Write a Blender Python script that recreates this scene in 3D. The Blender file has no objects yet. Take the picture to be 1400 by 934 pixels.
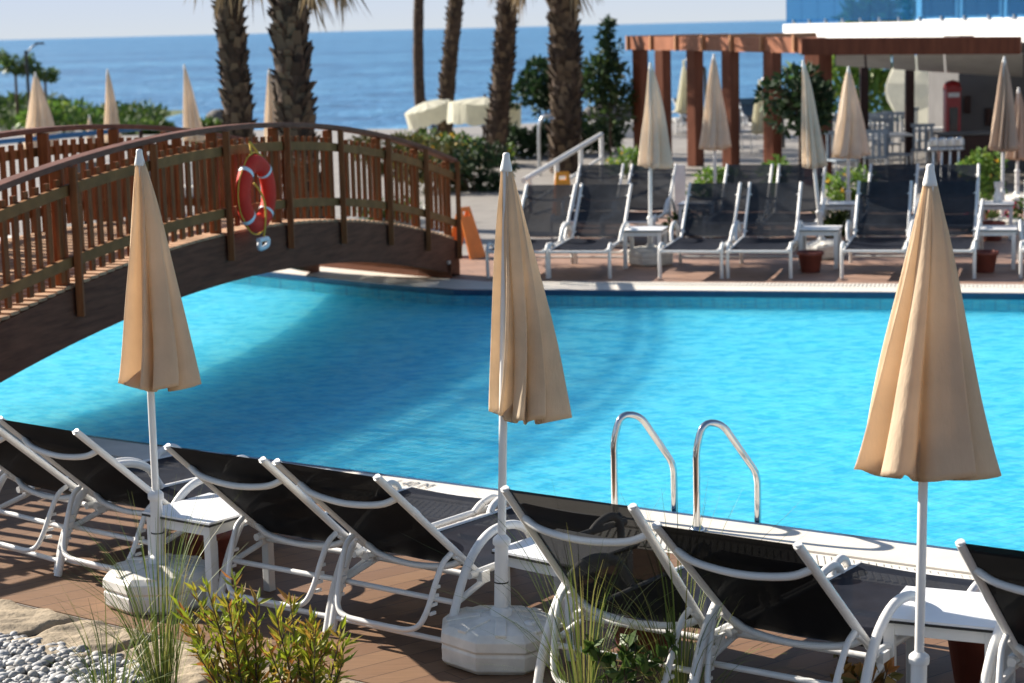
import bpy, math, random
from mathutils import Vector, Matrix, Quaternion
from mathutils.geometry import tessellate_polygon
R = math.radians
S = bpy.context.scene
COL = S.collection
V = Vector

# ------------------------------------------------------------------ camera
CAMH, FPX = 2.8, 2722.0
cam = bpy.data.objects.new('camera', bpy.data.cameras.new('camera'))
COL.objects.link(cam)
CM = Matrix.Translation((0, 0, CAMH)) @ Matrix.Rotation(R(90 - 8.98), 4, 'X') @ Matrix.Rotation(R(-1.45), 4, 'Z')
cam.matrix_world = CM
cam.data.sensor_width = 36.0
cam.data.lens = 70.0
cam.data.clip_start = 0.1
cam.data.clip_end = 60000
cam.data.dof.use_dof = True
cam.data.dof.focus_distance = 9.0
cam.data.dof.aperture_fstop = 3.5
S.camera = cam


def ray(px, py):
    return (CM.to_3x3() @ V(((px - 700) / FPX, -(py - 467) / FPX, -1))).normalized()


def W(px, py, z=0.0):
    d = ray(px, py)
    t = (z - CAMH) / d.z
    return V((d.x * t, d.y * t, z))


def WD(px, py, Y):
    d = ray(px, py)
    t = Y / d.y
    return V((d.x * t, Y, CAMH + d.z * t))


# ------------------------------------------------------------------ light
SUN = V((-0.79, 0.50, 0.55)).normalized()
elev = math.asin(SUN.z)
w = bpy.data.worlds.new('World')
S.world = w
w.use_nodes = True
nt = w.node_tree
sky = nt.nodes.new('ShaderNodeTexSky')
sky.sky_type = 'NISHITA'
sky.sun_disc = False
sky.sun_elevation = elev
sky.sun_rotation = math.atan2(SUN.x, SUN.y)
sky.air_density = 1.0
sky.dust_density = 0.6
sky.ozone_density = 1.5
bg = nt.nodes['Background']
bg.inputs['Strength'].default_value = 0.062
# pale hazy band low over the sea, blending into the clear sky above it
wtc = nt.nodes.new('ShaderNodeTexCoord')
wsx = nt.nodes.new('ShaderNodeSeparateXYZ')
nt.links.new(wtc.outputs['Generated'], wsx.inputs[0])
wrp = nt.nodes.new('ShaderNodeMapRange')
wrp.inputs['From Min'].default_value = 0.0
wrp.inputs['From Max'].default_value = 0.30
wrp.interpolation_type = 'SMOOTHSTEP'
nt.links.new(wsx.outputs['Z'], wrp.inputs['Value'])
whz = nt.nodes.new('ShaderNodeMapRange')
whz.inputs['From Min'].default_value = -0.002
whz.inputs['From Max'].default_value = 0.022
nt.links.new(wsx.outputs['Z'], whz.inputs['Value'])
wha = nt.nodes.new('ShaderNodeMixRGB')
wha.inputs[1].default_value = (5.2, 5.6, 6.0, 1)
wha.inputs[2].default_value = (4.6, 5.3, 6.5, 1)
nt.links.new(whz.outputs[0], wha.inputs[0])
wmx = nt.nodes.new('ShaderNodeMixRGB')
nt.links.new(wrp.outputs[0], wmx.inputs[0])
nt.links.new(wha.outputs[0], wmx.inputs[1])
nt.links.new(sky.outputs[0], wmx.inputs[2])
nt.links.new(wmx.outputs[0], bg.inputs['Color'])
sl = bpy.data.lights.new('sun', 'SUN')
sl.energy = 5.0
sl.angle = R(0.5)
sl.color = (1.0, 0.92, 0.81)
so = bpy.data.objects.new('sun', sl)
COL.objects.link(so)
so.rotation_mode = 'QUATERNION'
so.rotation_quaternion = SUN.to_track_quat('Z', 'Y')
so.location = (0, 0, 30)
S.view_settings.view_transform = 'Standard'
S.view_settings.look = 'None'
S.view_settings.gamma = 1
S.view_settings.use_curve_mapping = False
S.view_settings.exposure = 1.1
S.render.engine = 'CYCLES'
cy = S.cycles
cy.use_denoising = True
cy.max_bounces = 8
cy.diffuse_bounces = 3
cy.glossy_bounces = 3
cy.transmission_bounces = 4
cy.transparent_max_bounces = 16
cy.sample_clamp_indirect = 4
cy.caustics_reflective = False
cy.caustics_refractive = False


# ------------------------------------------------------------------ materials
def newmat(name):
    m = bpy.data.materials.new(name)
    m.use_nodes = True
    t = m.node_tree
    return m, t, t.nodes['Principled BSDF'], t.nodes['Material Output']


def setp(p, **kw):
    for k, v in kw.items():
        p.inputs[k.replace('_', ' ')].default_value = v


def c4(c):
    return (c[0], c[1], c[2], 1)


def node(t, typ, **kw):
    n = t.nodes.new(typ)
    for k, v in kw.items():
        setattr(n, k, v)
    return n


def ramp(t, src, stops):
    r = node(t, 'ShaderNodeValToRGB')
    el = r.color_ramp.elements
    el[0].position, el[0].color = stops[0][0], c4(stops[0][1])
    el[1].position, el[1].color = stops[-1][0], c4(stops[-1][1])
    for pos, c in stops[1:-1]:
        e = el.new(pos)
        e.color = c4(c)
    t.links.new(src, r.inputs[0])
    return r.outputs[0]


def coords(t, scale=(1, 1, 1), rot=(0, 0, 0), kind='Object'):
    tc = node(t, 'ShaderNodeTexCoord')
    mp = node(t, 'ShaderNodeMapping')
    mp.inputs['Scale'].default_value = scale
    mp.inputs['Rotation'].default_value = rot
    t.links.new(tc.outputs[kind], mp.inputs[0])
    return mp.outputs[0]


def noise(t, vec, scale, detail=4, rough=0.55):
    n = node(t, 'ShaderNodeTexNoise')
    n.inputs['Scale'].default_value = scale
    n.inputs['Detail'].default_value = detail
    n.inputs['Roughness'].default_value = rough
    if vec is not None:
        t.links.new(vec, n.inputs['Vector'])
    return n.outputs[0]


def bump(t, p, h, strength=0.3, dist=0.01):
    b = node(t, 'ShaderNodeBump')
    b.inputs['Strength'].default_value = strength
    b.inputs['Distance'].default_value = dist
    t.links.new(h, b.inputs['Height'])
    t.links.new(b.outputs[0], p.inputs['Normal'])
    return b


def simple(name, base, rough=0.5, metal=0.0, var=0.12, scale=6, stretch=(1, 1, 1), bmp=0.15, bscale=40, bdist=0.004, kind='Object', spec=0.5):
    m, t, p, o = newmat(name)
    setp(p, Roughness=rough, Metallic=metal)
    p.inputs['Specular IOR Level'].default_value = spec
    vec = coords(t, stretch, kind=kind)
    lo = [max(0, c * (1 - var)) for c in base]
    hi = [min(1, c * (1 + var)) for c in base]
    t.links.new(ramp(t, noise(t, vec, scale), [(0.3, lo), (0.7, hi)]), p.inputs['Base Color'])
    if bmp:
        bump(t, p, noise(t, vec, bscale), bmp, bdist)
    return m


def leafmat(name, cols, rough=0.5, transl=0.3):
    m, t, p, o = newmat(name)
    g = node(t, 'ShaderNodeNewGeometry')
    n = len(cols)
    col = ramp(t, g.outputs['Random Per Island'], [(i / max(1, n - 1), c) for i, c in enumerate(cols)])
    t.links.new(col, p.inputs['Base Color'])
    setp(p, Roughness=rough)
    tr = node(t, 'ShaderNodeBsdfTranslucent')
    t.links.new(col, tr.inputs[0])
    mx = node(t, 'ShaderNodeMixShader')
    mx.inputs[0].default_value = transl
    t.links.new(p.outputs[0], mx.inputs[1])
    t.links.new(tr.outputs[0], mx.inputs[2])
    t.links.new(mx.outputs[0], o.inputs[0])
    return m


def fabric(name, base, transl=0.3, var=0.08):
    m, t, p, o = newmat(name)
    vec = coords(t)
    lo = [c * (1 - var) for c in base]
    hi = [min(1, c * (1 + var)) for c in base]
    col = ramp(t, noise(t, vec, 5, 5), [(0.3, lo), (0.7, hi)])
    t.links.new(col, p.inputs['Base Color'])
    setp(p, Roughness=0.85)
    p.inputs['Specular IOR Level'].default_value = 0.15
    v2 = coords(t, (1, 1, 0.35))
    bump(t, p, noise(t, v2, 16, 5, 0.6), 0.55, 0.02)
    tr = node(t, 'ShaderNodeBsdfTranslucent')
    t.links.new(col, tr.inputs[0])
    mx = node(t, 'ShaderNodeMixShader')
    mx.inputs[0].default_value = transl
    t.links.new(p.outputs[0], mx.inputs[1])
    t.links.new(tr.outputs[0], mx.inputs[2])
    t.links.new(mx.outputs[0], o.inputs[0])
    return m


def meshfab(name, base, alpha):
    m, t, p, o = newmat(name)
    vec = coords(t)
    t.links.new(ramp(t, noise(t, vec, 9), [(0.3, [c * .8 for c in base]), (0.7, [c * 1.2 for c in base])]), p.inputs['Base Color'])
    setp(p, Roughness=0.62)
    p.inputs['Specular IOR Level'].default_value = 0.07
    wv = node(t, 'ShaderNodeTexChecker')
    wv.inputs['Scale'].default_value = 420
    t.links.new(vec, wv.inputs['Vector'])
    bump(t, p, wv.outputs['Fac'], 0.15, 0.001)
    tr = node(t, 'ShaderNodeBsdfTransparent')
    mx = node(t, 'ShaderNodeMixShader')
    mx.inputs[0].default_value = alpha
    t.links.new(tr.outputs[0], mx.inputs[2])
    t.links.new(p.outputs[0], mx.inputs[1])
    t.links.new(mx.outputs[0], o.inputs[0])
    return m


def planks(name, c1, c2, rotz, bw=1.9, rh=0.14, mortar=0.006, rough=0.6, gap=(0.02, 0.012, 0.01), bmp=0.5, grain=True, kind='Object', offset=0.5, nvar=0.25):
    m, t, p, o = newmat(name)
    vec = coords(t, rot=(0, 0, rotz), kind=kind)
    b = node(t, 'ShaderNodeTexBrick')
    b.offset = offset
    b.inputs['Color1'].default_value = c4(c1)
    b.inputs['Color2'].default_value = c4(c2)
    b.inputs['Mortar'].default_value = c4(gap)
    b.inputs['Scale'].default_value = 1
    b.inputs['Brick Width'].default_value = bw
    b.inputs['Row Height'].default_value = rh
    b.inputs['Mortar Size'].default_value = mortar
    b.inputs['Mortar Smooth'].default_value = 0.1
    t.links.new(vec, b.inputs['Vector'])
    mul = node(t, 'ShaderNodeMixRGB', blend_type='MULTIPLY')
    mul.inputs[0].default_value = 1
    vg = coords(t, (1.2, 14, 1) if grain else (1, 1, 1), (0, 0, rotz), kind)
    g = ramp(t, noise(t, vg, 4 if grain else 2.2, 6, 0.6), [(0.25, (1 - nvar,) * 3), (0.75, (1 + nvar * .2,) * 3)])
    t.links.new(b.outputs['Color'], mul.inputs[1])
    t.links.new(g, mul.inputs[2])
    t.links.new(mul.outputs[0], p.inputs['Base Color'])
    setp(p, Roughness=rough)
    inv = node(t, 'ShaderNodeMath', operation='SUBTRACT')
    inv.inputs[0].default_value = 1
    t.links.new(b.outputs['Fac'], inv.inputs[1])
    bump(t, p, inv.outputs[0], bmp, 0.006)
    return m


U = V((-0.80, 0.60, 0))      # along the near row
DECKROT = math.atan2(-0.60, 0.80)
M = {}
M['white_metal'] = simple('white_painted_metal', (0.74, 0.73, 0.70), 0.38, var=0.05, bmp=0.05)
M['white_plastic'] = simple('white_plastic', (0.76, 0.74, 0.69), 0.5, var=0.07, bmp=0.12, bscale=60)
M['base_plastic'] = simple('scuffed_white_plastic', (0.72, 0.69, 0.62), 0.55, var=0.16, scale=9, bmp=0.1, bscale=50)
M['hpl'] = simple('white_laminate', (0.80, 0.80, 0.80), 0.3, var=0.03, bmp=0)
M['black_edge'] = simple('black_laminate_edge', (0.012, 0.012, 0.013), 0.5, bmp=0)
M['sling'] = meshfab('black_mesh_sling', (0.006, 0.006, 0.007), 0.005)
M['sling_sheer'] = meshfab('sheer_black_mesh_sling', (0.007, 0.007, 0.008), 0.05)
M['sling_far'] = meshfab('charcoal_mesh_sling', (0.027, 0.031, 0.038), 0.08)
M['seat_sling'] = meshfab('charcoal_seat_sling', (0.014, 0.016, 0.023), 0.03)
M['steel'] = simple('polished_steel', (0.62, 0.62, 0.62), 0.10, 1.0, var=0.04, bmp=0.02)
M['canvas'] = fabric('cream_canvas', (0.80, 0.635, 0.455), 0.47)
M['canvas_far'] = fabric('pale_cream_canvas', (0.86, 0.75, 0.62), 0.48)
M['canvas_white'] = fabric('ivory_canvas', (0.80, 0.78, 0.64), 0.45)
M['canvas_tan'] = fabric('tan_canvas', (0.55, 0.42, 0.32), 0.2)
M['terracotta'] = simple('dark_terracotta', (0.20, 0.05, 0.032), 0.6, var=0.2)
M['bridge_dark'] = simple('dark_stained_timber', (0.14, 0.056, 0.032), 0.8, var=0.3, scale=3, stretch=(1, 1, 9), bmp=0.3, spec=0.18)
M['walk_board'] = simple('lit_walk_board', (0.42, 0.26, 0.155), 0.75, var=0.3, scale=5, bmp=0.25, spec=0.18)  # paler board colour carries the sunlit look of the bridge deck
M['bridge_wood'] = simple('red_brown_timber', (0.21, 0.070, 0.022), 0.65, var=0.35, scale=5, stretch=(5, 5, .6), bmp=0.3, spec=0.18)
M['bridge_rail'] = simple('brown_rail_timber', (0.15, 0.065, 0.042), 0.6, var=0.25, scale=5, bmp=0.25, spec=0.18)
M['bridge_mid'] = simple('tan_timber', (0.23, 0.105, 0.036), 0.7, var=0.25, scale=5, bmp=0.25, spec=0.18)
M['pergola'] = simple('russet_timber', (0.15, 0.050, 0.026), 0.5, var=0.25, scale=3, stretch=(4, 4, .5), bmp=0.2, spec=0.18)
M['pergola_beam'] = simple('lit_russet_timber', (0.27, 0.11, 0.062), 0.5, var=0.2, scale=3, bmp=0.2, spec=0.18)  # sunlit copy of the russet timber, the light put into its colour
M['batten'] = simple('tan_batten', (0.42, 0.20, 0.09), 0.55)
M['dark_wood'] = simple('dark_post_timber', (0.045, 0.022, 0.018), 0.5, spec=0.18)
M['red_plastic'] = simple('red_orange_plastic', (0.66, 0.035, 0.018), 0.6, var=0.15, bmp=0.05, spec=0.2)
M['white_band'] = simple('white_reflective_band', (0.72, 0.74, 0.76), 0.45, bmp=0)
M['yellow_rope'] = simple('yellow_rope', (0.65, 0.42, 0.05), 0.8)
M['orange_plastic'] = simple('orange_sign_plastic', (0.80, 0.21, 0.012), 0.45, bmp=0.03)
M['amber_plastic'] = simple('amber_sign_plastic', (0.80, 0.33, 0.02), 0.45, bmp=0.03)
M['red_paint'] = simple('booth_red_paint', (0.32, 0.010, 0.012), 0.35, bmp=0.03)
M['black_paint'] = simple('black_paint', (0.012, 0.013, 0.015), 0.4, bmp=0)
M['dark_glass'] = simple('dark_glass', (0.015, 0.02, 0.03), 0.08, bmp=0)
M['grey_wall'] = simple('grey_render', (0.11, 0.106, 0.105), 0.85, var=0.15, scale=1.5)
M['white_wall'] = simple('white_render', (0.80, 0.79, 0.77), 0.8, var=0.05, scale=1.0)
M['awning'] = fabric('grey_white_awning', (0.62, 0.61, 0.58), 0.12)
M['blue_paint'] = simple('blue_paint', (0.03, 0.12, 0.26), 0.4, bmp=0)
M['grey_chair'] = simple('grey_blue_chair', (0.24, 0.29, 0.34), 0.45)
M['trunk'] = simple('palm_bark', (0.07, 0.042, 0.026), 0.9, var=0.5, scale=9, bmp=0.6, bscale=20, bdist=0.03)
M['boot'] = leafmat('palm_leaf_base', [(0.022, 0.013, 0.009), (0.06, 0.036, 0.021), (0.17, 0.12, 0.075), (0.04, 0.024, 0.015)], 0.85, 0.05)
M['deadleaf'] = leafmat('dead_palm_leaf', [(0.16, 0.11, 0.06), (0.36, 0.27, 0.15), (0.24, 0.16, 0.08)], 0.8, 0.25)
M['palmleaf'] = leafmat('palm_leaf', [(0.03, 0.06, 0.015), (0.07, 0.12, 0.03), (0.11, 0.15, 0.04)], 0.5, 0.3)
M['leaf_dark'] = leafmat('dark_leaf', [(0.010, 0.028, 0.012), (0.022, 0.055, 0.018), (0.045, 0.085, 0.025)], 0.7, 0.2)
M['leaf_hill'] = leafmat('hill_scrub_leaf', [(0.02, 0.05, 0.01), (0.05, 0.10, 0.018), (0.09, 0.14, 0.025)], 0.8, 0.25)
M['leaf_tree'] = leafmat('glossy_tree_leaf', [(0.014, 0.035, 0.012), (0.035, 0.075, 0.02), (0.08, 0.12, 0.03)], 0.45, 0.25)
M['leaf_mid'] = leafmat('mid_green_leaf', [(0.03, 0.06, 0.012), (0.07, 0.13, 0.025), (0.12, 0.18, 0.035)], 0.5, 0.3)
M['leaf_bright'] = leafmat('bright_green_leaf', [(0.07, 0.15, 0.02), (0.13, 0.25, 0.04), (0.22, 0.30, 0.05)], 0.5, 0.35)
M['leaf_olive'] = leafmat('olive_leaf', [(0.035, 0.042, 0.012), (0.08, 0.08, 0.02), (0.15, 0.12, 0.03), (0.045, 0.06, 0.018)], 0.8, 0.25)
M['leaf_shrub'] = leafmat('willow_leaf', [(0.20, 0.27, 0.02), (0.34, 0.40, 0.03), (0.46, 0.40, 0.05), (0.38, 0.15, 0.04), (0.22, 0.32, 0.03)], 0.5, 0.35)
M['canvas_b'] = fabric('sun_bleached_canvas', (0.76, 0.615, 0.445), 0.44, 0.14)
M['grass'] = leafmat('grass_blade', [(0.05, 0.10, 0.02), (0.12, 0.18, 0.035), (0.22, 0.25, 0.06), (0.36, 0.31, 0.11)], 0.5, 0.3)
M['bark'] = simple('thin_bark', (0.09, 0.06, 0.04), 0.9, var=0.3)
M['petal_pink'] = leafmat('pink_petal', [(0.62, 0.04, 0.16), (0.75, 0.12, 0.25)], 0.6, 0.3)
M['petal_yellow'] = leafmat('yellow_petal', [(0.80, 0.42, 0.03), (0.85, 0.62, 0.06)], 0.6, 0.3)
M['petal_white'] = leafmat('white_petal', [(0.7, 0.7, 0.62), (0.8, 0.8, 0.75)], 0.6, 0.3)
M['stone'] = simple('sandstone', (0.30, 0.24, 0.165), 0.9, var=0.4, scale=7, bmp=0.8, bscale=16, bdist=0.02)
M['rock'] = simple('dark_rock', (0.10, 0.095, 0.09), 0.9, var=0.4, scale=2, bmp=0.6, bscale=6, bdist=0.05)
M['pebble'] = leafmat('white_pebble', [(0.20, 0.20, 0.20), (0.36, 0.36, 0.36), (0.52, 0.51, 0.49), (0.26, 0.24, 0.21)], 0.7, 0.0)
M['soil'] = simple('soil', (0.06, 0.045, 0.032), 0.95, var=0.3, scale=8, bmp=0.5)
M['deck'] = planks('red_brown_decking', (0.235, 0.132, 0.070), (0.175, 0.092, 0.050), DECKROT, 2.4, 0.145, 0.0026, gap=(0.06, 0.032, 0.02))
M['far_deck'] = planks('brown_terrace_tile', (0.37, 0.225, 0.16), (0.31, 0.19, 0.14), -0.27, 0.6, 0.3, 0.005, gap=(0.10, 0.07, 0.06), bmp=0.3)
M['paving'] = planks('pale_paving', (0.31, 0.285, 0.255), (0.28, 0.255, 0.23), 0.3, 0.6, 0.6, 0.006, gap=(0.2, 0.18, 0.16), grain=False, bmp=0.2)
M['coping'] = simple('cream_coping_stone', (0.68, 0.63, 0.55), 0.6, var=0.08, scale=4)
M['tile_dark'] = simple('dark_blue_tile', (0.02, 0.05, 0.11), 0.25, bmp=0)
M['basin'] = planks('turquoise_mosaic', (0.14, 0.80, 0.98), (0.12, 0.77, 0.97), DECKROT, 0.09, 0.09, 0.003, rough=0.5, gap=(0.12, 0.5, 0.75), grain=False, bmp=0.1, offset=0, nvar=0.15)
bp_ = M['basin'].node_tree.nodes['Principled BSDF']
bp_.subsurface_method = 'BURLEY'
bp_.inputs['Subsurface Weight'].default_value = 1.0
bp_.inputs['Subsurface Radius'].default_value = (0.5, 0.8, 1.0)
bp_.inputs['Subsurface Scale'].default_value = 3.2
M['hill'] = simple('scrub_soil', (0.06, 0.085, 0.025), 0.95, var=0.4, scale=.6)
M['sand'] = simple('beach_ground', (0.30, 0.26, 0.20), 0.95, var=0.2, scale=.4)
M['ink'] = simple('grey_marking', (0.16, 0.17, 0.18), 0.6, bmp=0)
M['chrome'] = simple('brushed_metal', (0.55, 0.56, 0.57), 0.3, 1.0, bmp=0)
M['grate'] = simple('white_grate', (0.70, 0.67, 0.60), 0.5, bmp=0)


def water_mat():
    m, t, p, o = newmat('pool_water')
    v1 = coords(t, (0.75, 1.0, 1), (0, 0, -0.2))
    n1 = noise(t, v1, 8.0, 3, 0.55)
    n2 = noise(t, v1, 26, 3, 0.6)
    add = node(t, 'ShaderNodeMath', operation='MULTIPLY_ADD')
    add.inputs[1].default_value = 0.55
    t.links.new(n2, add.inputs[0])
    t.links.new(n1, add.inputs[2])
    b = node(t, 'ShaderNodeBump')
    b.inputs['Strength'].default_value = 1.0
    b.inputs['Distance'].default_value = 0.075
    t.links.new(add.outputs[0], b.inputs['Height'])
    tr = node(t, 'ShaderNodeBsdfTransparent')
    t.links.new(ramp(t, add.outputs[0], [(0.62, (0.42, 0.78, 0.92)), (0.76, (0.74, 0.93, 0.99)), (0.88, (1, 1, 1))]), tr.inputs[0])  # ripple tint puts caustic light and glints into the water's colour
    df = node(t, 'ShaderNodeBsdfDiffuse')
    df.inputs[0].default_value = (0.10, 0.56, 0.86, 1)
    t.links.new(b.outputs[0], df.inputs['Normal'])
    mx = node(t, 'ShaderNodeMixShader')
    mx.inputs[0].default_value = 0.03
    t.links.new(tr.outputs[0], mx.inputs[1])
    t.links.new(df.outputs[0], mx.inputs[2])
    gl = node(t, 'ShaderNodeBsdfGlossy')
    gl.inputs['Roughness'].default_value = 0.05
    t.links.new(b.outputs[0], gl.inputs['Normal'])
    fr = node(t, 'ShaderNodeFresnel')
    fr.inputs['IOR'].default_value = 1.33
    t.links.new(b.outputs[0], fr.inputs['Normal'])
    fm = node(t, 'ShaderNodeMath', operation='MULTIPLY')
    fm.inputs[1].default_value = 0.25
    t.links.new(fr.outputs[0], fm.inputs[0])
    m2 = node(t, 'ShaderNodeMixShader')
    t.links.new(fm.outputs[0], m2.inputs[0])
    t.links.new(mx.outputs[0], m2.inputs[1])
    t.links.new(gl.outputs[0], m2.inputs[2])
    t.links.new(m2.outputs[0], o.inputs[0])
    return m


def sea_mat():
    m, t, p, o = newmat('sea_water')
    v = coords(t, (0.75, 1, 1))
    n1 = noise(t, v, 0.14, 5, 0.62)
    n2 = noise(t, v, 0.9, 4, 0.6)
    n3 = noise(t, coords(t, (0.3, 1, 1)), 0.012, 4, 0.6)
    add = node(t, 'ShaderNodeMath', operation='MULTIPLY_ADD')
    add.inputs[1].default_value = 0.35
    t.links.new(n2, add.inputs[0])
    t.links.new(n1, add.inputs[2])
    mixn = node(t, 'ShaderNodeMath', operation='MULTIPLY_ADD')
    mixn.inputs[1].default_value = 0.6
    t.links.new(n3, mixn.inputs[0])
    t.links.new(n1, mixn.inputs[2])
    t.links.new(ramp(t, mixn.outputs[0], [(0.62, (0.018, 0.10, 0.23)), (0.80, (0.045, 0.18, 0.36)), (0.98, (0.10, 0.29, 0.47))]), p.inputs['Base Color'])
    setp(p, Roughness=0.35)
    p.inputs['Specular IOR Level'].default_value = 0.3
    bump(t, p, add.outputs[0], 1.0, 2.5)
    return m


def glass_mat():
    m, t, p, o = newmat('blue_tinted_glass')
    setp(p, Roughness=0.05)
    p.inputs['Base Color'].default_value = (0.02, 0.13, 0.30, 1)
    tr = node(t, 'ShaderNodeBsdfTransparent')
    tr.inputs[0].default_value = (0.32, 0.58, 0.78, 1)
    mx = node(t, 'ShaderNodeMixShader')
    mx.inputs[0].default_value = 0.72
    t.links.new(p.outputs[0], mx.inputs[1])
    t.links.new(tr.outputs[0], mx.inputs[2])
    t.links.new(mx.outputs[0], o.inputs[0])
    return m


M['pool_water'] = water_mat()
M['sea'] = sea_mat()
M['glass'] = glass_mat()


# ------------------------------------------------------------------ mesh builder
class MB:
    def __init__(s):
        s.v, s.f, s.sm, s.mi = [], [], [], []

    def add(s, vs, fs, smooth=False, mi=0, T=None):
        o = len(s.v)
        s.v += [tuple(T @ V(p)) if T else tuple(p) for p in vs]
        for f in fs:
            s.f.append([i + o for i in f])
            s.sm.append(smooth)
            s.mi.append(mi)

    def box(s, c, size, T=None, mi=0):
        x, y, z = [q / 2 for q in size]
        vs = [(c[0] + a * x, c[1] + b * y, c[2] + d * z) for a in (-1, 1) for b in (-1, 1) for d in (-1, 1)]
        s.add(vs, [(0, 1, 3, 2), (4, 6, 7, 5), (0, 4, 5, 1), (2, 3, 7, 6), (0, 2, 6, 4), (1, 5, 7, 3)], False, mi, T)

    def bar(s, a, b, wd, h, up=V((0, 0, 1)), mi=0):
        a, b = V(a), V(b)
        d = (b - a)
        L = d.length
        d.normalize()
        side = d.cross(up)
        if side.length < 1e-5:
            side = V((1, 0, 0))
        side.normalize()
        u2 = side.cross(d)
        T = Matrix((side, d, u2)).transposed().to_4x4()
        T.translation = (a + b) / 2
        s.box((0, 0, 0), (wd, L, h), T, mi)

    def tube(s, pts, r, n=8, closed=False, cap=True, mi=0, T=None):
        pts = [V(p) for p in pts]
        k = len(pts)
        rs = r if isinstance(r, (list, tuple)) else [r] * k
        vs = []
        prev = None
        for i, p in enumerate(pts):
            a = pts[(i - 1) % k] if (closed or i > 0) else p
            b = pts[(i + 1) % k] if (closed or i < k - 1) else p
            d = (b - a).normalized()
            if prev is None:
                up = V((0, 0, 1)) if abs(d.z) < .9 else V((1, 0, 0))
                x = d.cross(up).normalized()
            else:
                x = (prev - d * prev.dot(d)).normalized()
            prev = x
            y = d.cross(x)
            for j in range(n):
                an = 2 * math.pi * j / n
                vs.append(p + (x * math.cos(an) + y * math.sin(an)) * rs[i])
        fs = []
        for i in range(k if closed else k - 1):
            i2 = (i + 1) % k
            for j in range(n):
                j2 = (j + 1) % n
                fs.append((i * n + j, i * n + j2, i2 * n + j2, i2 * n + j))
        s.add(vs, fs, True, mi, T)
        if cap and not closed:
            s.add(vs[:n], [tuple(range(n))[::-1]], False, mi, T)
            s.add(vs[-n:], [tuple(range(n))], False, mi, T)

    def lathe(s, prof, n=24, mi=0, T=None, mod=None, cap=True):
        vs = []
        for (r, z) in prof:
            for j in range(n):
                a = 2 * math.pi * j / n
                q = r * (mod(a, z) if mod else 1)
                vs.append((q * math.cos(a), q * math.sin(a), z))
        fs = []
        for i in range(len(prof) - 1):
            for j in range(n):
                j2 = (j + 1) % n
                fs.append((i * n + j, i * n + j2, (i + 1) * n + j2, (i + 1) * n + j))
        s.add(vs, fs, True, mi, T)
        if cap:
            s.add(vs[:n], [tuple(range(n))[::-1]], False, mi, T)
            s.add(vs[-n:], [tuple(range(n))], False, mi, T)

    def grid(s, fn, nu, nv, mi=0, smooth=True, wrap=False):
        vs = [fn(i / nu, j / nv) for i in range(nu + 1) for j in range(nv + 1)]
        fs = [(i * (nv + 1) + j, (i + 1) * (nv + 1) + j, (i + 1) * (nv + 1) + j + 1, i * (nv + 1) + j + 1) for i in range(nu) for j in range(nv)]
        s.add(vs, fs, smooth, mi)

    def prism(s, poly, z0, z1, mi=0, T=None):
        n = len(poly)
        vs = [(p[0], p[1], z0) for p in poly] + [(p[0], p[1], z1) for p in poly]
        fs = [(i, (i + 1) % n, n + (i + 1) % n, n + i) for i in range(n)]
        s.add(vs, fs, False, mi, T)
        tri = tessellate_polygon([[V((p[0], p[1], 0)) for p in poly]])
        s.add(vs[n:], [tuple(t) for t in tri], False, mi, T)
        s.add(vs[:n], [tuple(t)[::-1] for t in tri], False, mi, T)

    def build(s, name, mats, parent=None, loc=(0, 0, 0), rz=0, bevel=0, solid=0):
        me = bpy.data.meshes.new(name)
        me.from_pydata(s.v, [], s.f)
        if not isinstance(mats, (list, tuple)):
            mats = [mats]
        for m in mats:
            me.materials.append(m)
        me.polygons.foreach_set('use_smooth', s.sm)
        me.polygons.foreach_set('material_index', s.mi)
        me.update()
        o = bpy.data.objects.new(name, me)
        COL.objects.link(o)
        o.location = loc
        o.rotation_euler = (0, 0, rz)
        if parent is not None:
            o.parent = parent
        if solid:
            q = o.modifiers.new('thick', 'SOLIDIFY')
            q.thickness = solid
        if bevel:
            q = o.modifiers.new('bevel', 'BEVEL')
            q.width = bevel
            q.segments = 2
            q.limit_method = 'ANGLE'
        return o


def one(fn, name, mats, parent=None, **kw):
    b = MB()
    fn(b)
    return b.build(name, mats, parent, **kw)


def thing(name, label, cat, loc=(0, 0, 0), rz=0, group=None):
    o = bpy.data.objects.new(name, None)
    COL.objects.link(o)
    o.empty_display_size = 0.2
    o.location = loc
    o.rotation_euler = (0, 0, rz)
    tag(o, label, cat, group)
    return o


def tag(o, label, cat, group=None):
    o['label'] = label
    o['category'] = cat
    if group:
        o['group'] = group
    return o


def struct(o, kind='structure'):
    o['kind'] = kind
    return o


KIDS = {}


def kids(o):
    return [c for c in o.children]


def copy_tree(o, parent=None):
    c = o.copy()
    COL.objects.link(c)
    if parent is not None:
        c.parent = parent
    for ch in kids(o):
        copy_tree(ch, c)
    return c


def smooth_path(pts, n=6, closed=False):
    pts = [V(p) for p in pts]
    out = []
    k = len(pts)
    rng = range(k) if closed else range(k - 1)
    for i in rng:
        if closed:
            p0, p1, p2, p3 = pts[(i - 1) % k], pts[i], pts[(i + 1) % k], pts[(i + 2) % k]
        else:
            p1, p2 = pts[i], pts[i + 1]
            p0 = pts[i - 1] if i > 0 else p1 * 2 - p2
            p3 = pts[i + 2] if i + 2 < k else p2 * 2 - p1
        for j in range(n):
            t = j / n
            out.append(0.5 * ((2 * p1) + (p2 - p0) * t + (2 * p0 - 5 * p1 + 4 * p2 - p3) * t * t + (3 * p1 - p0 - 3 * p2 + p3) * t ** 3))
    if not closed:
        out.append(pts[-1])
    return out


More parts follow.
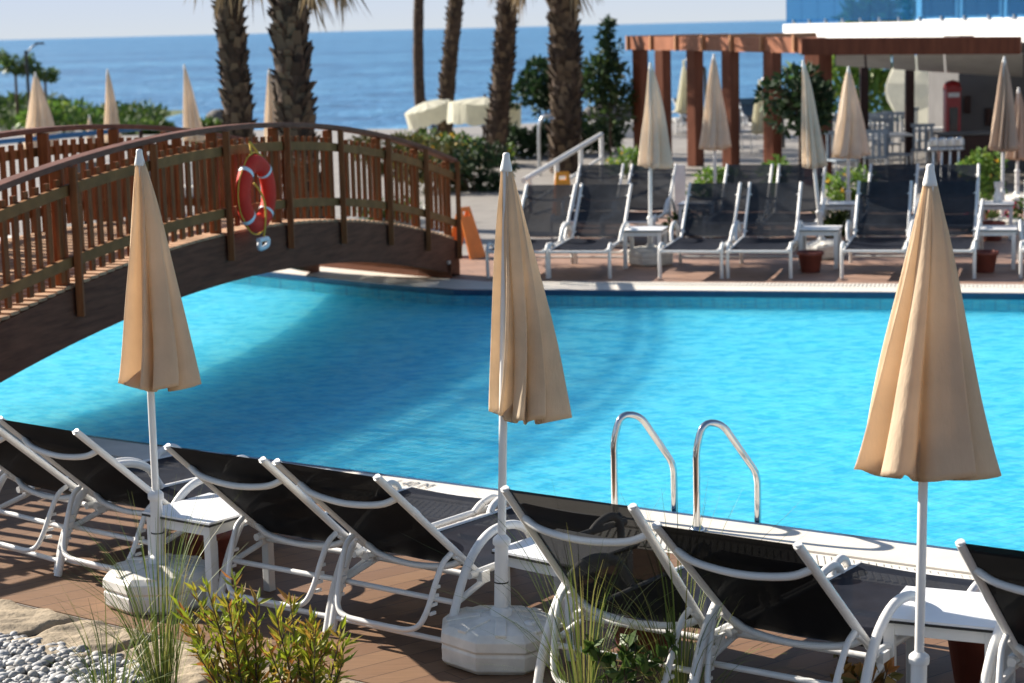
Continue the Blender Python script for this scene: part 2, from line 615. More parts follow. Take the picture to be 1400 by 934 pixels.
def fillet(pts, rad, n=7):
    pts = [V(p) for p in pts]
    out = [pts[0]]
    for i in range(1, len(pts) - 1):
        a, p, c = pts[i - 1], pts[i], pts[i + 1]
        r_ = min(rad[i - 1], (a - p).length * .49, (c - p).length * .49)
        q0, q1 = p + (a - p).normalized() * r_, p + (c - p).normalized() * r_
        for k in range(n + 1):
            t = k / n
            out.append(q0 * (1 - t) ** 2 + p * 2 * t * (1 - t) + q1 * t * t)
    out.append(pts[-1])
    return out


def yaw(d):      # rotation that sends local +Y to d
    return math.atan2(-d[0], d[1])


# ------------------------------------------------------------------ pool and ground
def offset_poly(P, d):
    n = len(P)
    out = []
    for i in range(n):
        a, b, c = V(P[i - 1][:2]), V(P[i][:2]), V(P[(i + 1) % n][:2])
        e1, e2 = (b - a).normalized(), (c - b).normalized()
        n1, n2 = V((e1.y, -e1.x)), V((e2.y, -e2.x))
        m = (n1 + n2).normalized()
        k = d / max(0.4, m.dot(n1))
        out.append((b.x + m.x * k, b.y + m.y * k))
    return out


P1, P2 = W(123, 598, .015), W(1337, 757, .015)
du = (P2 - P1).normalized()
f350, f511, f623, f750, f1400 = [W(x, y, .0) for x, y in ((350, 371), (511, 388), (623, 397), (750, 397.5), (1400, 402.5))]
fdir = (f1400 - f750).normalized()
pool = [P1 - du * 8, P2 + du * 6, f1400 + fdir * 8, f1400, f750, f623, f511, f350, f350 + (f350 - f511).normalized() * 7]
pool = [(p.x, p.y) for p in pool]
cop1 = offset_poly(pool, 0.36)
cop2 = offset_poly(pool, 0.72)


def ring(mb, A, B, z0, z1, mi=0):
    n = len(A)
    vs = [(p[0], p[1], z1) for p in A] + [(p[0], p[1], z1) for p in B] + [(p[0], p[1], z0) for p in A] + [(p[0], p[1], z0) for p in B]
    fs = []
    for i in range(n):
        j = (i + 1) % n
        fs += [(i, n + i, n + j, j), (i, j, 2 * n + j, 2 * n + i), (n + i, 3 * n + i, 3 * n + j, n + j)]
    mb.add(vs, fs, False, mi)


def sheet(mb, outer, z, hole=None, mi=0):
    polys = [[V((p[0], p[1], 0)) for p in outer]]
    if hole:
        polys.append([V((p[0], p[1], 0)) for p in hole[::-1]])
    allv = [(p.x, p.y, z) for q in polys for p in q]
    tri = tessellate_polygon(polys)
    fs = []
    for t in tri:
        a, b, c = [V(allv[i]) for i in t]
        fs.append(tuple(t) if (b - a).cross(c - a).z > 0 else tuple(t)[::-1])
    mb.add(allv, fs, False, mi)


# terrace sheet with the pool cut out; it ends at the shore
shore = [(-60, -8), (40, -8), (40, 60), (3, 60), (-2, 57), (-12, 60), (-22, 75), (-60, 90)]
struct(one(lambda b: sheet(b, shore, -0.006, offset_poly(pool, 0.2)), 'terrace_ground', M['paving']))


def beach(b):
    pts = [(40, 60), (3, 60), (-2, 57), (-12, 60), (-22, 75), (-60, 90)]
    top = [(x, y, -0.006) for x, y in pts]
    low = [(x, y + 12, -5.3) for x, y in pts]
    n = len(pts)
    b.add(top + low, [(i, i + 1, n + i + 1, n + i) for i in range(n - 1)])


struct(one(beach, 'beach_slope', M['sand']))
struct(one(lambda b: b.add([(-40000, -200, 0), (40000, -200, 0), (40000, 50000, 0), (-40000, 50000, 0)], [(0, 1, 2, 3)]), 'sea', M['sea'], loc=(0, 0, -5)))


def basin(b):
    sheet(b, pool, -0.17)
    n = len(pool)
    b.add([(p[0], p[1], -0.17) for p in pool] + [(p[0], p[1], 0.0) for p in pool], [(i, n + i, n + (i + 1) % n, (i + 1) % n) for i in range(n)])


struct(one(basin, 'pool_basin', M['basin']))
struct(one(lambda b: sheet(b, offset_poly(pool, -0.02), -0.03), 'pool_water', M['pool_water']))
trim_in = offset_poly(pool, -0.001)
struct(one(lambda b: ring(b, offset_poly(pool, -0.055), offset_poly(pool, -0.002), -0.05, 0.012), 'waterline_tiles', M['tile_dark']))
coping = struct(one(lambda b: ring(b, pool, cop1, -0.3, 0.015), 'pool_coping', M['coping']))
grate_bed = struct(one(lambda b: ring(b, offset_poly(pool, 0.363), cop2, -0.3, 0.004), 'overflow_channel', M['coping']))


def grate(b):
    n = len(pool)
    inn, out = offset_poly(pool, 0.40), offset_poly(pool, 0.69)
    for i in (0, 3, 2):
        a0, a1 = V(inn[i]), V(inn[(i + 1) % n])
        b0, b1 = V(out[i]), V(out[(i + 1) % n])
        L = (a1 - a0).length
        k = int(L / 0.042)
        for q in range(k):
            t = (q + .5) / k
            p, r_ = a0.lerp(a1, t), b0.lerp(b1, t)
            b.bar((p.x, p.y, .0075), (r_.x, r_.y, .0075), 0.026, 0.007)


struct(one(grate, 'overflow_grate', M['grate']))
tx = bpy.data.curves.new('depth_marking', 'FONT')
tx.body = '1.40 M'
tx.size = 0.15
tx.align_x = 'CENTER'
tx.materials.append(M['ink'])
txo = bpy.data.objects.new('depth_marking', tx)
COL.objects.link(txo)
pm = W(556, 664, .019)
txo.location = (pm.x, pm.y, 0.0195)
txo.rotation_euler = (0, 0, math.atan2(du.y, du.x))
txo.scale = (0.72, 1.1, 1)
txo.parent = coping

# near deck: from the grate to its front edge
e0, e1 = W(0, 818), W(455, 922)
ed = (e1 - e0).normalized()
E0, E1 = e0 - ed * 8, e0 + ed * 14
deckp = [(E0.x, E0.y), (E1.x, E1.y), cop2[1], cop2[0]]
struct(one(lambda b: b.prism([(p[0], p[1]) for p in deckp], -0.12, 0.0), 'near_deck', M['deck']))
# far deck strip along the far edge
q = [f350, f511, f623, f750, f1400, f1400 + fdir * 8]
inner = [cop2[7], cop2[6], cop2[5], cop2[4], cop2[3], cop2[2]]
outer = [(cop2[2][0] + 2, cop2[2][1] + 7.5), (6.5, 29.0), (1.3, 30.2), (0.6, 25.6), (-0.8, 24.5), (-3.5, 26.6)]
struct(one(lambda b: sheet(b, inner + outer, 0.0), 'far_deck', M['far_deck']))
# planting bed in front of the deck
bedp = [(E0.x - .0, E0.y - .03), (E0.x, 2), (E1.x, 2), (E1.x, E1.y - .03)]
nv = V((-ed.y, ed.x, 0))
if nv.y > 0:
    nv = -nv
bq = [E0 + nv * .02, E0 + nv * 7, E1 + nv * 7, E1 + nv * .02]
struct(one(lambda b: sheet(b, [(p.x, p.y) for p in bq], 0.0), 'planting_bed', M['soil']))


# ------------------------------------------------------------------ lounger
def make_lounger(ang, label, sling, seatsling, name='sun_lounger', group=None):
    root = thing(name, label, 'lounger', group=group)
    ca, sa = math.cos(R(ang)), math.sin(R(ang))
    HZ = .335

    def bk(x, s, off=0):                    # point on the backrest plane, s metres from the hinge
        return V((x, -ca * s - sa * off * 1.0, HZ + sa * s - ca * off))
    wm = M['white_metal']

    def frame(b):
        for sx in (-1, 1):
            b.tube(smooth_path([(sx * .315, -.06, .325), (sx * .315, .5, .325), (sx * .315, 1.10, .315), (sx * .315, 1.2, .305)], 4), .019, 8)
            b.tube([(sx * .345, -.19, .235), (sx * .335, .02, .285)], .015, 8)
            b.box((sx * .335, .02, .305), (.03, .06, .055))
        b.tube([(-.315, 1.19, .305), (.315, 1.19, .305)], .016, 8)
        b.tube([(-.315, .02, .30), (.315, .02, .30)], .015, 8)
        b.tube([(-.30, .62, .275), (.30, .62, .275)], .014, 8)
    one(frame, 'frame', wm, root)
    for sx in (-1, 1):
        one(lambda b: b.tube(smooth_path([(sx * .365, -.30, 0), (sx * .365, -.235, .20), (sx * .362, -.12, .40), (sx * .36, .03, .505), (sx * .358, .20, .515), (sx * .352, .34, .455), (sx * .338, .42, .335)], 6), .021, 10), 'armrest', wm, root)
        one(lambda b: b.tube(smooth_path([(sx * .345, 1.10, 0), (sx * .345, 1.12, .2), (sx * .345, 1.11, .325), (sx * .342, 1.04, .375), (sx * .335, .95, .36), (sx * .322, .90, .322)], 6), .02, 10), 'leg', wm, root)
    one(lambda b: (b.tube([(-.362, -.275, .075), (.362, -.275, .075)], .014, 8), b.tube([(-.35, -.19, .232), (.35, -.19, .232)], .014, 8)), 'stretcher', wm, root)

    def bf(b):
        for sx in (-1, 1):
            b.tube([bk(sx * .30, -.03), bk(sx * .30, .86)], .0185, 8)
            b.lathe([(.001, 0), (.014, .004), (.019, .0)], 8, T=Matrix.Translation(bk(sx * .30, .86)), cap=False)
        for s in (.68, .10):
            b.tube(smooth_path([bk(-.30, s), bk(-.2, s - .016, .04), bk(0, s - .024, .058), bk(.2, s - .016, .04), bk(.30, s)], 5), .016, 8)
    one(bf, 'backrest_frame', wm, root)

    def sl(b):
        b.grid(lambda u, v: bk(-.297 + .594 * u, .02 + .84 * v, .020 * math.sin(math.pi * u) * math.sin(math.pi * v) ** .7 if 0 < v < 1 else 0), 10, 14)
    one(sl, 'backrest_sling', sling, root)

    def ss(b):
        b.grid(lambda u, v: V((-.312 + .624 * u, .03 + 1.15 * v, .338 - .01 * v - .025 * math.sin(math.pi * u) * (.4 + .6 * math.sin(math.pi * v)))), 10, 14)
    one(ss, 'seat_sling', seatsling, root)

    def prop(b):
        a = bk(-.30, .20, .02)
        c = bk(.30, .20, .02)
        y, z = a.y, a.z
        h = [(-.295, y - .055, z - .035), (-.285, y - .10, z - .12), (-.272, y - .145, .22), (-.245, y - .175, .150), (-.19, y - .19, .125), (-.1, y - .192, .120)]
        b.tube(smooth_path([a] + h + [(-p[0], p[1], p[2]) for p in h[::-1]] + [c], 5), .0135, 8)
        for sx in (-1, 1):
            for k in range(4):
                b.box((sx * .279, y - .085 - .012 * k, z - .14 - .038 * k), (.012, .04, .014))
            b.tube([(sx * .30, y + .02, z - .02), (sx * .31, .05, .30)], .011, 6)
    one(prop, 'prop', wm, root)
    return root


NG, FG, FG2, BG = 'loungers along the near pool edge', 'loungers in the front row across the pool', 'loungers in the back row across the pool', 'loungers on the terrace behind'
vdir = V((.598, .80, 0))


def put_near(lo, topc, ang, yv):
    d = V((-math.sin(yv), math.cos(yv), 0))
    h = topc + d * (.86 * math.cos(R(ang)))
    lo.location = (h.x, h.y, 0)
    lo.rotation_euler = (0, 0, yv)


near = [((-30 - 76, 553), (-30 + 0, 573), 41, 'white framed black lounger at the bridge end of the near row, only partly in view'),
        ((0, 572), (103, 591), 41, 'near-row black lounger between the end lounger and the umbrella nearest the bridge'),
        ((230, 611), (357, 628), 41, 'black lounger with its head beside the low table behind the umbrella nearest the bridge'),
        ((379, 631), (514, 653), 41, 'black lounger whose armrest curves just beside the middle umbrella pole'),
        ((692, 669), (862, 692), 49, 'steeply raised black lounger with a white table showing through its mesh back'),
        ((901, 719), (1086, 744), 42, 'black lounger below the pool ladder, beside the table with the widest umbrella'),
        ((1338, 746), (1512, 768), 44, 'black lounger beyond the widest umbrella, cut off by the frame edge')]
protos = {}
yv0 = yaw(vdir)
for i, (l, r_, ang, lab) in enumerate(near):
    lo = make_lounger(ang, lab, M['sling_sheer' if i == 4 else 'sling'], M['seat_sling'], group=NG)
    zt = .335 + .86 * math.sin(R(ang))
    a, c = W(l[0], l[1], zt), W(r_[0], r_[1], zt)
    dd = (c - a).normalized()
    yv = 0.5 * yv0 + 0.5 * yaw(V((-dd.y, dd.x, 0)))
    put_near(lo, (a + c) / 2, ang, yv)

fperp = V((-.25, -.968, 0))
fyaw = yaw(fperp)
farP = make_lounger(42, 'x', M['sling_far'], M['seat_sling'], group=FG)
row1 = [(708, 'charcoal lounger at the bridge end of the front row across the pool'),
        (790, 'charcoal lounger in front of the amber floor sign across the pool'),
        (946, 'charcoal lounger just past the first front-row table across the pool'),
        (1036, 'charcoal lounger sharing the second front-row table, on its bridge side'),
        (1195, 'charcoal lounger past the second front-row table, beside the tilted umbrella'),
        (1290, 'charcoal lounger half hidden behind the widest near umbrella tip'),
        (1441, 'charcoal lounger at the far end of the front row, cut by the frame edge')]
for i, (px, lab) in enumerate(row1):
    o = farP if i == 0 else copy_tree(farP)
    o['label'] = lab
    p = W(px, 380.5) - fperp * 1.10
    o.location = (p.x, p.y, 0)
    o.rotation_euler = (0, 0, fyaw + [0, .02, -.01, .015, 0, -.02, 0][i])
row2 = [(824, 'back-row charcoal lounger behind the one facing the amber floor sign'),
        (893, 'back-row charcoal lounger crossed by the first white umbrella pole'),
        (1025, 'back-row charcoal lounger behind the small gap before the tilted umbrella'),
        (1098, 'back-row charcoal lounger behind the tilted umbrella pole'),
        (1222, 'back-row charcoal lounger in front of the dark restaurant post'),
        (1306, 'back-row charcoal lounger next to the yellow-green bush')]
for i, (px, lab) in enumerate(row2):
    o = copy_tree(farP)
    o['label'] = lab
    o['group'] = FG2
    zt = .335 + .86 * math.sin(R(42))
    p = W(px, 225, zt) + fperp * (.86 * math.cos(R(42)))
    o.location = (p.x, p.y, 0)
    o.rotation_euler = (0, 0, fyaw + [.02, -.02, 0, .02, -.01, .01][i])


# ------------------------------------------------------------------ tables, pots
def make_table(label, group):
    root = thing('side_table', label, 'side table', group=group)
    one(lambda b: b.box((0, 0, .445), (.47, .47, .010)), 'table_top', M['hpl'], root)
    one(lambda b: b.box((0, 0, .4345), (.474, .474, .011)), 'edge_band', M['black_edge'], root)

    def ap(b):
        for k in range(4):
            T = Matrix.Rotation(k * math.pi / 2, 4, 'Z')
            b.box((0, .205, .402), (.36, .022, .052), T)
    one(ap, 'apron', M['white_metal'], root, bevel=.003)
    for sx in (-1, 1):
        for sy in (-1, 1):
            one(lambda b: b.box((sx * .20, sy * .20, .2145), (.045, .045, .429)), 'leg', M['white_metal'], root, bevel=.004)
    return root


TG, TG2 = 'side tables in the near row', 'side tables across the pool'
tb = make_table('white side table behind the umbrella nearest the bridge', TG)
c1, c2, c3 = W(286, 694, .45), W(772, 747, .45), W(1300, 829, .45)
tb.location = (c1.x, c1.y, 0)
tb.rotation_euler = (0, 0, yv0)
o = copy_tree(tb)
o['label'] = 'white side table seen partly through the raised lounger back'
o.location = (c2.x, c2.y, 0)
o.rotation_euler = (0, 0, yv0 - .08)
o = copy_tree(tb)
o['label'] = 'white side table behind the pole of the widest closed umbrella'
o.location = (c3.x, c3.y, 0)
o.rotation_euler = (0, 0, yaw((.42, .82)) + .05)
for px, py, lab in [(882, 312, 'front-row white side table across the pool with an umbrella base beneath'),
                    (1121, 311, 'front-row white side table beside the tilted umbrella, a pot beneath'),
                    (1361, 311, 'front-row white side table with a pot beneath, nearest the frame edge'),
                    (954, 277, 'back-row white side table seen through the mesh of a front-row lounger'),
                    (1146, 277, 'back-row white side table behind the tilted umbrella'),
                    (1360, 277, 'back-row white side table in front of the pink flowers')]:
    o = copy_tree(tb)
    o['label'] = lab
    o['group'] = TG2
    p = W(px, py, .45)
    o.location = (p.x, p.y, 0)
    o.rotation_euler = (0, 0, fyaw)


def pot_mesh(b, r=.15, h=.24):
    b.lathe([(r * .68, 0), (r * .72, .005), (r * .93, h * .82), (r * 1.0, h * .83), (r * 1.04, h * .86), (r * 1.04, h * .98), (r * 1.0, h), (r * .90, h), (r * .86, h * .8), (.001, h * .8)], 24, cap=False)


POTS = []
for px, py, r, lab in [(290, 782, .15, 'dark terracotta pot under the table behind the umbrella nearest the bridge'),
                       (880, 893, .16, 'dark terracotta pot on the deck behind the steeply raised lounger'),
                       (1345, 935, .17, 'wide terracotta pot at the foot of the table beneath the widest umbrella'),
                       (1108, 372, .145, 'terracotta pot under the front-row table beside the tilted umbrella'),
                       (1346, 372, .145, 'terracotta pot under the front-row table nearest the frame edge'),
                       (1357, 329, .15, 'terracotta pot under the back-row table by the pink flowers')]:
    o = one(lambda b: pot_mesh(b, r, r * 1.6), 'flower_pot', M['terracotta'])
    p = W(px, py)
    o.location = (p.x, p.y, 0.001)
    tag(o, lab, 'pot', 'terracotta pots on the pool deck')


# ------------------------------------------------------------------ closed umbrellas
def canopy_mesh(b, ztop, L, rl, rr, seed, ruffle=.03, n=120, m=30, lobes=8, twist=.5, depth=.42, face=0.0):
    lobes = 7 if n > 100 else 8
    fine_ = n > 100
    """rl/rr: half widths to either side at the hem (m)."""
    rnd = random.Random(seed)
    n = 18 * lobes if n > 100 else 9 * lobes
    ang = [2 * math.pi * (i + rnd.uniform(-.22, .22)) / lobes for i in range(lobes)]
    Rk = [rnd.uniform(.74, 1.06) for _ in range(lobes)]
    wr = [rnd.uniform(.5, 1.2) for _ in range(lobes)]
    blg = [rnd.uniform(.46, .80) for _ in range(lobes)]
    hem = [rnd.uniform(.2, 1.0) for _ in range(lobes)]
    Rm, off = (rl + rr) / 2, (rr - rl) / 2
    per = n // lobes

    def section(t):
        g = t ** (1.0 if rl > .28 and fine_ else .86)
        R0 = .024 + (Rm - .024) * g
        rv = R0 * (.80 - .50 * min(1, t * 1.6))
        ctl = []
        for i in range(lobes):
            a0 = ang[i] + twist * (1 - t)
            a1 = ang[(i + 1) % lobes] + twist * (1 - t) + (2 * math.pi if i == lobes - 1 else 0)
            d_ = a1 - a0
            zt = .055 * hem[i] * max(0, (t - .75) / .25) ** 2
            wob = 1 + .05 * math.sin(5 * t + i * 1.7)
            ctl += [(a0, rv, 0), (a0 + d_ * .28 * wr[i], R0 * blg[i] * wob, zt * .5), (a0 + d_ * (.45 + .42 * wr[i]), R0 * Rk[i], zt), (a0 + d_ * (.55 + .47 * wr[i]), R0 * Rk[i] * .93, zt), (a0 + d_ * .98, R0 * (.50 + .12 * wr[i]) if t > .15 else rv, zt * .4)]
        P3 = [V((r_ * math.cos(a), r_ * .85 * math.sin(a), z_)) for a, r_, z_ in ctl]
        gather = .085 * (1 - t) ** .7 * min(1, t * 6)
        # resample the closed control polygon evenly per panel
        out = []
        K = len(P3)
        for i in range(lobes):
            for q in range(per):
                u = 5 * i + 5.0 * q / per
                k0 = int(u)
                f = u - k0
                p0, p1, p2, p3 = P3[(k0 - 1) % K], P3[k0 % K], P3[(k0 + 1) % K], P3[(k0 + 2) % K]
                o_ = 0.5 * ((2 * p1) + (p2 - p0) * f + (2 * p0 - 5 * p1 + 4 * p2 - p3) * f * f + (3 * p1 - p0 - 3 * p2 + p3) * f ** 3)
                aa = i + q / per
                gk = 1 + gather * math.sin(2 * math.pi * aa * 3 + seed + 1.5 * math.sin(aa * 2.1)) + .035 * t * math.sin(2 * math.pi * aa * 2 + 2.5 * t + seed)
                o_.x, o_.y = o_.x * gk, o_.y * gk
                out.append((o_.x + off * g + .010 * math.sin(3.2 * t + seed) * math.sin(math.pi * t), o_.y, ztop - t * L + o_.z))
        return out
    SEC = [section(i / m) for i in range(m + 1)]

    def pt(a, t):
        return SEC[int(round(t * m))][int(round(a / (2 * math.pi) * n)) % n]
    cf, sf = math.cos(face), math.sin(face)

    def rot(p):
        return (p[0] * cf - p[1] * sf, p[0] * sf + p[1] * cf, p[2])
    vs, fs = [], []
    for i in range(m + 1):
        for j in range(n):
            vs.append(rot(pt(2 * math.pi * j / n, i / m)))
    # hem rolls inward
    for s, dz in ((.90, .004), (.45, .06), (.08, .14)):
        for j in range(n):
            p = pt(2 * math.pi * j / n, 1)
            vs.append(rot((off + (p[0] - off) * s if s > .2 else p[0] * s * .4, p[1] * s, p[2] + dz)))
    for i in range(m + 3):
        for j in range(n):
            j2 = (j + 1) % n
            fs.append((i * n + j, (i + 1) * n + j, (i + 1) * n + j2, i * n + j2))
    b.add(vs, fs, True)


def umbrella(label, loc, H, L, rl, rr, seed, mat, group, tilt=(0, 0), base=True, fine=True, twist=.5, face=0.0, ch=.56):
    root = thing('closed_umbrella', label, 'umbrella', loc, 0, group)
    pole = one(lambda b: b.tube([(0, 0, .10 if base else 0), (0, 0, H - .05)], .0185 if fine else .022, 12), 'pole', M['white_metal'], root)
    if base:
        def bs(b):
            prof = [(.255, 0), (.278, .02), (.283, .085), (.276, .092), (.276, .100), (.287, .107), (.284, .150), (.250, .178), (.12, .196), (.06, .204)]
            N = 8
            vs = [(r_ * math.cos(6.2832 * (q + .5) / N), r_ * math.sin(6.2832 * (q + .5) / N), z) for r_, z in prof for q in range(N)]
            fs = [(i_ * N + q, i_ * N + (q + 1) % N, (i_ + 1) * N + (q + 1) % N, (i_ + 1) * N + q) for i_ in range(len(prof) - 1) for q in range(N)]
            fs.append(tuple(range((len(prof) - 1) * N, len(prof) * N)))
            b.add(vs, fs)
            for q in range(8):          # moulded ribs on the top
                a = 6.2832 * q / 8
                b.bar((.09 * math.cos(a), .09 * math.sin(a), .200), (.245 * math.cos(a), .245 * math.sin(a), .174), .05, .016)
        one(bs, 'base', M['base_plastic'], root, bevel=.007)
        one(lambda b: b.lathe([(.026, .182), (.026, .200), (.022, .203), (.001, .204)], 16, T=Matrix.Translation((.13, -.10, 0)), cap=False), 'filler_cap', M['white_metal'], root)

        def cl(b):
            b.tube([(0, 0, .195), (0, 0, ch)], .031, 14)
            b.lathe([(.038, ch - .035), (.04, ch - .03), (.04, ch - .008), (.034, ch), (.02, ch + .012)], 12)
            b.lathe([(.05, .20), (.05, .225), (.036, .24)], 16)
        one(cl, 'collar', M['white_metal'], root)
        one(lambda b: b.tube([(0, 0, ch - .208), (0, 0, ch - .202)], .0335, 14), 'clamp_ring', M['black_paint'], root)
    n, m = (144, 36) if fine else (64, 16)
    one(lambda b: canopy_mesh(b, H - .055, L, rl, rr, seed, n=n, m=m, twist=twist, face=face), 'canopy', mat, root)
    one(lambda b: b.lathe([(.0245, H - .080), (.027, H - .076), (.026, H - .066), (.021, H - .044), (.016, H - .022), (.016, H - .008), (.012, H), (.001, H + .002)], 16, cap=False), 'top_cap', M['white_plastic'], root)
    root.rotation_euler = (tilt[1], tilt[0], 0)
    return root


def tilt_for(foot, ztop, px):     # lean needed so the tip stands over pixel column px at the same distance
    p = WD(px, 200, foot.y)
    return math.atan2(p.x - foot.x, ztop)


UG, UG2, UG3 = 'closed umbrellas over the near row', 'closed umbrellas across the pool', 'closed umbrellas beyond the bridge'
u1, u2 = W(220, 822), W(684, 900)
u3 = V((565 / 373., 7.3, 0))
umbrella('slim cream closed umbrella with white weighted base in the grass, nearest the bridge', u1, 2.26, 1.13, .155, .285, 3, M['canvas'], UG, (tilt_for(u1, 2.26, 190), 0), twist=.7)
umbrella('middle cream closed umbrella on a faceted white base, swept to one side', u2, 2.265, 1.13, .075, .30, 11, M['canvas_b'], UG, (tilt_for(u2, 2.265, 692), 0), twist=1.0)
umbrella('widest cream closed umbrella flaring broadly, standing beside the pool ladder side table', u3, 2.265, 1.12, .30, .285, 8, M['canvas'], UG, (tilt_for(u3, 2.265, 1272), 0), twist=.35, ch=.40)
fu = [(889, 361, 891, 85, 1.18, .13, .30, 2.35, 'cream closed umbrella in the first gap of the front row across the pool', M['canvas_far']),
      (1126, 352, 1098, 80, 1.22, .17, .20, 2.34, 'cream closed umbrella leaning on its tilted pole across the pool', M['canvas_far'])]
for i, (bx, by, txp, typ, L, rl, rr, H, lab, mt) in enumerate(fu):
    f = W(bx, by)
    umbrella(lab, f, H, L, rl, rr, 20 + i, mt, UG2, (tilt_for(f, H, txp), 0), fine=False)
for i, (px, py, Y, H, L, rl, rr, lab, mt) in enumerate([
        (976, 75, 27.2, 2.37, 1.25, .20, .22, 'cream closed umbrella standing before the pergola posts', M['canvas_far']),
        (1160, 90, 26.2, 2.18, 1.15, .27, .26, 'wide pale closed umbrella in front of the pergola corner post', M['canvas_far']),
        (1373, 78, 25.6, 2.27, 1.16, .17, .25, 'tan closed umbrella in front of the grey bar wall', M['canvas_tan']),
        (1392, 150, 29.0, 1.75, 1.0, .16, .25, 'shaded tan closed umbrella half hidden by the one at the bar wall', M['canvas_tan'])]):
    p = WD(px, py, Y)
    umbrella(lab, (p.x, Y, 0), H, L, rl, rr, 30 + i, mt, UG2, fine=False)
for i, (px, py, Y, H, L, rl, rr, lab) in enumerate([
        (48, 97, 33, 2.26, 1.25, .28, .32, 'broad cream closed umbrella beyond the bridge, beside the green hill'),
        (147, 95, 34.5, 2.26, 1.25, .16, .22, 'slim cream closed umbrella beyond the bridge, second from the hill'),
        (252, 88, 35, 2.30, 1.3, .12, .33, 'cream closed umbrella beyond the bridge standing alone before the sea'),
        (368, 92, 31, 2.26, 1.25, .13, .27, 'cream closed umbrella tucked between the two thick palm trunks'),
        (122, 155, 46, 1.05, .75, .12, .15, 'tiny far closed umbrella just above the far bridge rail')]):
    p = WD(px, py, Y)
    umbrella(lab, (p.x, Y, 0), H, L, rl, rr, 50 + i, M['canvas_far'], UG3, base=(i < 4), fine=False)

# ------------------------------------------------------------------ pool ladder
lad = thing('pool_ladder', 'stainless steel pool ladder with two arched handrails at the pool edge', 'ladder')
for (bx, by, wx, wy, tx_, ty_) in ((841, 708, 922, 706, 868, 569), (953, 726, 1036, 722, 984, 581)):
    A = W(bx, by, 0.01)
    Bw = W(wx, wy, -.03)
    d = (Bw - A)
    d.z = 0
    Ld = d.length
    e = d.normalized()
    H = -.055 + CAMH - (ty_ - 34 + (tx_ - 868) * .025) / (FPX / A.y)

    def P(s, z):
        return A + e * s + V((0, 0, z))
    path = fillet([P(0, 0), P(0, H - .10), P(.05, H + .035), P(.17, H + .015), P(Ld, H * .47), P(Ld, -.2)], [.12, .06, .09, .06])
    hr = one(lambda b: b.tube(path, .0205, 16), 'handrail', M['steel'], lad)
    one(lambda b: b.lathe([(.045, .012), (.045, .02), (.03, .035), (.022, .036)], 16, T=Matrix.Translation((A.x, A.y, 0.004))), 'flange', M['steel'], hr)
qa, qb = W(922, 706, -.03), W(1036, 722, -.03)
for z in (-.12, -.27):
    one(lambda b: b.bar((qa.x, qa.y, z), (qb.x, qb.y, z), .07, .02), 'rung', M['steel'], lad)


# ------------------------------------------------------------------ bridge
bdir = V((.312, .95, 0)).normalized()
bn = V((bdir.y, -bdir.x, 0))                # towards the pool / camera side
bend = V((-.62, 22.75, 0))
SE = 6.05
bo = bend - bdir * SE                        # crest point on the near face
BW = 1.75
ZC, KC = 1.08, .0190


def bz(s):
    return ZC - KC * s * s


def bp(s, off=0, z=0):
    return bo + bdir * s + bn * off + V((0, 0, bz(s) + z))


br = thing('arched_bridge', 'arched brown timber footbridge with picket railings crossing the pool', 'bridge', (bo.x, bo.y, 0))


def local(o):
    o.location = o.location - br.location
    return o


def arc(b, off, w_, z0, z1, s0=-6.6, s1=SE, n=48, taper=False):
    vs, fs = [], []
    for i in range(n + 1):
        s = s0 + (s1 - s0) * i / n
        zz0 = z0
        if taper:
            zz0 = max(z0, -bz(s) + .0)
        for (dx, dz) in ((-w_ / 2, zz0), (w_ / 2, zz0), (w_ / 2, z1), (-w_ / 2, z1)):
            vs.append(bp(s, off + dx, dz))
    for i in range(n):
        for k in range(4):
            fs.append((i * 4 + k, i * 4 + (k + 1) % 4, (i + 1) * 4 + (k + 1) % 4, (i + 1) * 4 + k))
    fs += [(3, 2, 1, 0), (n * 4, n * 4 + 1, n * 4 + 2, n * 4 + 3)]
    b.add(vs, fs)


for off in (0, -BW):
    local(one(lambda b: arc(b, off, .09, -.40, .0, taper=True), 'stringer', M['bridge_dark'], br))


def boards(b):
    s = -6.5
    while s < SE - .06:
        p0, p1 = bp(s, .03, .014), bp(s, -BW - .03, .014)
        b.bar(p0 + V((0, 0, 0)), p1, .115, .025)
        s += .125


local(one(boards, 'deck_boards', M['walk_board'], br, bevel=.004))
for off in (0.0, -BW):
    sg = 1 if off == 0 else -1
    local(one(lambda b: arc(b, off, .12, .90, .945), 'handrail', M['bridge_rail'], br, bevel=.008))
    local(one(lambda b: (arc(b, off + sg * .035, .035, .69, .77), arc(b, off + sg * .035, .035, .16, .24)), 'rail', M['bridge_mid'], br))
post_s = [-6.2, -4.95, -3.7, -2.45, -1.2, .1, 1.35, 2.6, 3.85, 4.95, 5.95]
for off in (0.0, -BW):
    sg = 1 if off == 0 else -1
    for s in post_s:
        def post(b, s=s):
            T = Matrix.Rotation(yaw(bdir), 4, 'Z')
            p = bp(s, off - sg * .055)
            b.box((p.x, p.y, p.z + .40), (.09, .09, .995), None)
            p = bp(s, off + sg * .085)
            b.box((p.x, p.y, p.z + .345), (.055, .07, 1.11), None)
        local(one(post, 'post', [M['bridge_wood']], br, bevel=.006))
npk = 0
extra = MB()
